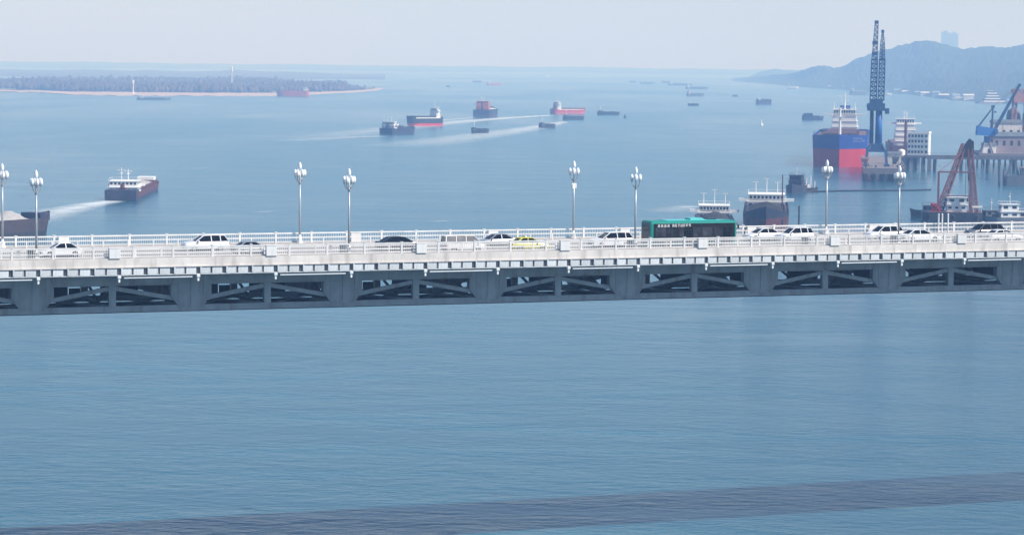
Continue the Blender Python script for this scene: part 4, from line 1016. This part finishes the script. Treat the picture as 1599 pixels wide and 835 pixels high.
# floating crane barge
def floating_crane():
    p = on_water(1487, 346); root = empty('crane_barge', (p.x, p.y, 0), R(-6)); tag(root, 'floating crane barge with rusty red A-frame and white cabin', 'crane barge')
    MB().loft([[(x,-6*k,z0),(x,6*k,z0),(x,6*k,3.4),(x,-6*k,3.4)] for x, k, z0 in ((-10.5,.8,1.2),(-8.5,1,-.8),(8,1,-.8),(10,.9,.6))]).build('hull', hull_black, root)
    MB().bx(-9.5,9.5,-5.6,5.6,3.4,3.55).build('deck', deck_rust, root)
    for k in range(5): MB().lathe([(.25,-.25),(.6,-.2),(.6,.2),(.25,.25)],10,(-8+4*k,-6.4,2.2)).build('fender', rubber, root)
    house(root, -2.2, 4.6, 3.0, 3.55, 2, th=2.3, step=.2, wing=0, nw=6)
    # upright portal in red
    for x in (-5.2, 5.6): MB().bar((x,-4.2,3.5),(x,-4.2,17.2),.7).build('portal_post', steel_rust, root)
    MB().bar((-5.5,-4.2,17.2),(5.9,-4.2,17.2),.5).build('portal_beam', steel_rust, root); MB().bar((-5.2,-4.2,9),(5.6,-4.2,9),.3).build('portal_beam', steel_rust, root)
    # A-frame boom legs meeting at the head
    MB().lattice((-4.4,1.5,3.6),(3.6,3.5,26.5),2.1,1.4,16,.32).build('boom_leg', steel_rust, root)
    MB().lattice((7.6,1.5,3.6),(5.6,3.5,26.5),2.1,1.4,16,.32).build('boom_leg', steel_rust, root)
    MB().add([(2.2,2.4,22),(7.0,2.4,22),(6.9,2.4,27.5),(5.4,2.4,28.6),(4.2,2.4,27),(2.2,4.6,22),(7.0,4.6,22),(6.9,4.6,27.5),(5.4,4.6,28.6),(4.2,4.6,27)],
             [(0,1,2,3,4),(9,8,7,6,5),(0,5,6,1),(1,6,7,2),(2,7,8,3),(3,8,9,4),(4,9,5,0)]).build('boom_head', hull_black, root)
    for x in (4.2, 5.2): MB().tube((x,2.2,22.3),(x,-1,8),.08,n=5).build('hoist_cable', hull_black, root)
    MB().tube((3.4,3.2,24),(-5.2,-4.2,17.2),.12,n=6).build('stay', steel_rust, root)
    MB().c(4.7,-1,7.6,1.2,.9,1.2).c(5.4,-3,15.6,1.2,1,2.6).build('hook_block', hull_black, root)
    MB().bx(-7.4,-4.2,-3,1.5,3.55,6.2).bar((-7.6,-3,6.2),(-4.6,-5,4.2),.5).build('winch_house', hull_red, root)
    MB().bx(6.6,10,-3.4,-.4,5.0,5.5).bar((7,-3,3.5),(7,-3,5),.25).bar((9.6,-3,3.5),(9.6,-3,5),.25).build('awning', ship_white, root)
floating_crane()
p = on_water(1446, 340); bo = empty('tug_boat', (p.x, p.y, 0), R(170)); tag(bo, 'dark tug at the left end of the crane barge', 'tug')
hull_parts(bo, 11, 4.4, 2.6, hull_black, hull_navy, .6, bow=.35, sheer=.8, bul=.5); house(bo, -2.6, 1.2, 1.4, 2.1, 1, th=2.2, wing=0, nw=3, m_=hull_grey)
p = on_water(1243, 300); bo = empty('tug_boat', (p.x, p.y, 0), R(-105)); tag(bo, 'navy tug boat at the left end of the floating boom', 'tug')
hull_parts(bo, 22, 7.6, 3.0, hull_navy, hull_navy, .8, bow=.35, sheer=1.2, bul=.6); house(bo, -6, 3, 2.7, 2.4, 2, th=2.2, step=1.2, wing=0, nw=4, m_=hull_navy); mast(bo, -1, 0, 7, 3.5, r=.12, cross=.9)
p = on_water(1262, 299); bo = empty('workboat', (p.x, p.y, 0), R(10)); tag(bo, 'small workboat with white posts beside the navy tug', 'boat')
hull_parts(bo, 8.5, 3.2, 1.6, hull_black, hull_maroon, .5, bow=.35, sheer=.5, bul=.4)
for k, (x, h_) in enumerate(((-3,2.6),(-1,4.6),(1.2,5.6),(2.6,3.2))): MB().tube((x,.6*(-1)**k,1.2),(x,.6*(-1)**k,1.2+h_),.22,n=8).build('post', ship_white, bo)
MB().bx(-1.6,.4,-1,1,1.2,3).build('cabin', ship_white, bo)
def workboat(label, px, py, L, Bm, rz, tiers, hm, wm_):
    p = on_water(px, py); bo = empty('workboat', (p.x, p.y, 0), rz); tag(bo, label, 'boat', 'workboats by the crane barge')
    hull_parts(bo, L, Bm, 2.2, hm, hm, .6, bow=.3, sheer=.6, bul=.5)
    zt = house(bo, -L*.3, L*.15, Bm*.36, 1.7, tiers, th=2.3, step=.3, wing=0, nw=4, m_=wm_); mast(bo, -L*.1, 0, zt, 4.2, r=.1, cross=.7)
    MB().bx(L*.2,L*.32,-1,1,1.7,3.2).build('winch', hull_black, bo)
workboat('grey workboat moored just right of the crane barge', 1543, 347, 12, 4.5, R(200), 1, hull_black, hull_grey)
workboat('workboat with white cabin near the right picture edge', 1570, 349, 14, 5.2, R(185), 2, hull_grey, ship_white)
workboat('beige flat workboat cut by the right picture edge', 1597, 349, 12, 5, R(180), 1, hull_grey, concrete_pale)
# floating boom
a, c = on_water(1270, 300), on_water(1452, 297)
bm = empty('floating_boom', a); tag(bm, 'thin line of floats across the water from the navy tug', 'boom')
fo = None; d = c - a; n = 48; bl = MB(); prev = None
for k in range(n+1):
    q = d*(k/n) + Vector((0, 2.2*math.sin(k*.13), .25))
    if fo is None: fo = MB().tube((-.55,0,0),(.55,0,0),.34,n=8).build('float', hull_black, bm, loc=q)
    else: copy_of(fo, bm, q)
    if prev: bl.bar(prev, q, .12)
    prev = q
bl.build('boom_line', hull_black, bm)
# channel buoys
def buoy(label, px, py, m_, s_=1.0):
    p = on_water(px, py); root = empty('channel_buoy', (p.x, p.y, 0)); tag(root, label, 'buoy', 'channel buoys')
    MB().lathe([(1.4*s_,-.4),(1.6*s_,.2),(1.4*s_,1.0*s_)],12).build('float', m_, root)
    MB().lathe([(.9*s_,1.0*s_),(.35*s_,3.4*s_),(.35*s_,4.2*s_)],8).build('tower', m_, root); MB().lathe([(.4*s_,4.2*s_),(.5*s_,4.6*s_),(.1*s_,5*s_)],8).build('lantern', ship_white, root)
buoy('dark channel buoy right of the row of low barges', 976, 184, hull_black)
buoy('white channel buoy left of the slate blue barge', 1189, 196, ship_white)
# dark pole in the river behind the railing
p = on_water(1247, 372); o = MB().tube((0,0,-3),(0,0,9.5),.28,.24,10).lathe([(.34,9.5),(.34,9.8),(.05,10.2)],10).build('mooring_pole', hull_black); o.location = p; tag(o, 'dark mooring pole showing just above far railing right of the bow-on barge', 'pole')

# masts on the island
def nav_mast(label, px, py, h_, r):
    p = on_water(px, py); root = empty('beacon_mast', (p.x, p.y, .5)); tag(root, label, 'mast', 'white masts on the island')
    MB().lathe([(r*2.4,0),(r*2.4,1.5),(r*1.2,2)],10).build('base', ship_white, root)
    MB().tube((0,0,1.5),(0,0,h_*.9),r,r*.65,10).build('pole', ship_white, root)
    MB().lathe([(r*1.4,h_*.78),(r*1.7,h_*.8),(r*1.7,h_*.97),(r*.6,h_)],10).build('beacon_head', ship_white, root)
nav_mast('short white beacon mast on the island beach', 208, 147.5, 21, .9)
nav_mast('tall white beacon mast among the island trees', 362, 143, 42, 1.0)
# towers far beyond the hill
tower_wall = M_('tower_wall', (0.22, 0.23, 0.24), rough=0.8, scale=0.02)
tower_glass = M_('tower_glass', (0.10, 0.11, 0.13), rough=0.5, scale=0.02)
for k, (px, w_, lab) in enumerate(((1470, 30, 'left of two hazy high-rise blocks beyond the hill'), (1483, 34, 'right of two hazy high-rise blocks beyond the hill'))):
    P = pixz(px, 51 + k*2, 11000); root = empty('high_rise', (P.x, P.y, 0)); tag(root, lab, 'building', 'high-rises beyond the hill')
    MB().bx(-w_/2,w_/2,-12,12,0,P.z).build('wall', tower_wall, root); MB().bx(-w_/4,w_/4,-6,6,P.z,P.z+6).build('roof_plant', hull_grey, root)
    for f_ in range(14): MB().bx(-w_/2+1.5,w_/2-1.5,-12.2,-12.02,P.z-10-f_*9,P.z-5-f_*9).build('window_row', tower_glass, root)

# ------------------------------------------------------------------ wakes
def foam_material():
    m = bpy.data.materials.new('wake_foam'); m.use_nodes = True; n = m.node_tree.nodes; l = m.node_tree.links
    b = n['Principled BSDF']; b.inputs['Base Color'].default_value = (0.72, 0.78, 0.80, 1); b.inputs['Roughness'].default_value = .7
    at = n.new('ShaderNodeAttribute'); at.attribute_name = 'foam'
    tc = n.new('ShaderNodeTexCoord'); mp = n.new('ShaderNodeMapping'); mp.inputs['Scale'].default_value = (.10, .10, 1)
    l.new(tc.outputs['Object'], mp.inputs[0])
    nz = n.new('ShaderNodeTexNoise'); nz.inputs['Scale'].default_value = 1; nz.inputs['Detail'].default_value = 8; nz.inputs['Roughness'].default_value = .65
    l.new(mp.outputs[0], nz.inputs['Vector'])
    rg = n.new('ShaderNodeMapRange'); rg.inputs[1].default_value = .20; rg.inputs[2].default_value = .55; l.new(nz.outputs['Fac'], rg.inputs[0])
    mu = n.new('ShaderNodeMath'); mu.operation = 'MULTIPLY'; l.new(rg.outputs[0], mu.inputs[0]); l.new(at.outputs['Fac'], mu.inputs[1])
    l.new(mu.outputs[0], b.inputs['Alpha'])
    return m
foam = foam_material()
def wake(pts, widths, label, strength=1.0):
    P = [on_water(*p) for p in pts]; Q = []
    for i in range(len(P)-1):
        for k in range(8): Q.append((P[i].lerp(P[i+1], k/8), widths[i]+(widths[i+1]-widths[i])*k/8))
    Q.append((P[-1], widths[-1])); nx = 8; b = MB(); vals = []
    for i, (p, w_) in enumerate(Q):
        d = (Q[min(i+1, len(Q)-1)][0] - Q[max(i-1, 0)][0]).normalized(); nn = Vector((-d.y, d.x, 0))
        for j in range(nx+1):
            f = j/nx*2-1; q = p + nn*f*w_/2; b.v.append((q.x, q.y, .12)); 
            vals.append(strength*max(0, 1-abs(f)**1.6)*min(1, i/3+.4)*(1-i/(len(Q)-1))**.6)
    b.f = [(i*(nx+1)+j, i*(nx+1)+j+1, (i+1)*(nx+1)+j+1, (i+1)*(nx+1)+j) for i in range(len(Q)-1) for j in range(nx)]
    o = b.build('wake', foam); a_ = o.data.attributes.new('foam', 'FLOAT', 'POINT'); a_.data.foreach_set('value', vals)
    tag(o, label, 'wake', kind='stuff')
wake([(178,314),(140,320),(90,331),(40,343),(-30,360)], [12,16,22,28,34], 'pale churned wake behind the sand ship at left')
wake([(866,180),(800,184),(735,189),(680,194),(600,203),(470,218)], [16,26,36,44,52,60], 'long pale wake behind the red hulled ship')
wake([(604,213),(560,214),(500,217),(440,221)], [12,20,30,40], 'pale wake behind the small dark ship at centre left', .7)
wake([(882,190),(850,197),(800,205),(720,216),(660,224),(600,230)], [14,28,40,52,60,70], 'broad pale wake trailing the low barges', .8)
wake([(740,184),(690,188),(640,192)], [10,18,26], 'short pale wake behind the orange housed ship', .7)
wake([(1085,322),(1060,326),(1030,332)], [14,18,22], 'pale wash beside the ship behind the bus', .5)
rndw = random.Random(3)
for k, (px, py, ln) in enumerate(((800,295,60),(430,330,50),(640,255,70),(1500,285,60),(900,225,60),(330,262,50),(700,345,40))):
    wake([(px,py),(px-ln*.5,py+1.5),(px-ln,py+2)], [3,6,3], 'faint calm streak on the river surface', .35)

# ------------------------------------------------------------------ haze
hz = MB().bx(-17000, 17000, -3200, 29000, -4.0, 235).build('haze', mat('unused_haze', (1,1,1)))
hm = bpy.data.materials.new('haze_air'); hm.use_nodes = True; n = hm.node_tree.nodes; n.clear()
pv = n.new('ShaderNodeVolumePrincipled'); ou = n.new('ShaderNodeOutputMaterial')
pv.inputs['Color'].default_value = (0.32, 0.56, 1.0, 1); pv.inputs['Absorption Color'].default_value = (1, 1, 1, 1)
pv.inputs['Density'].default_value = 2.6e-4; pv.inputs['Anisotropy'].default_value = 0.0
hm.node_tree.links.new(pv.outputs[0], ou.inputs['Volume'])
hz.data.materials.clear(); hz.data.materials.append(hm); tag(hz, kind='stuff', label='pale blue river haze filling the air', cat='haze')
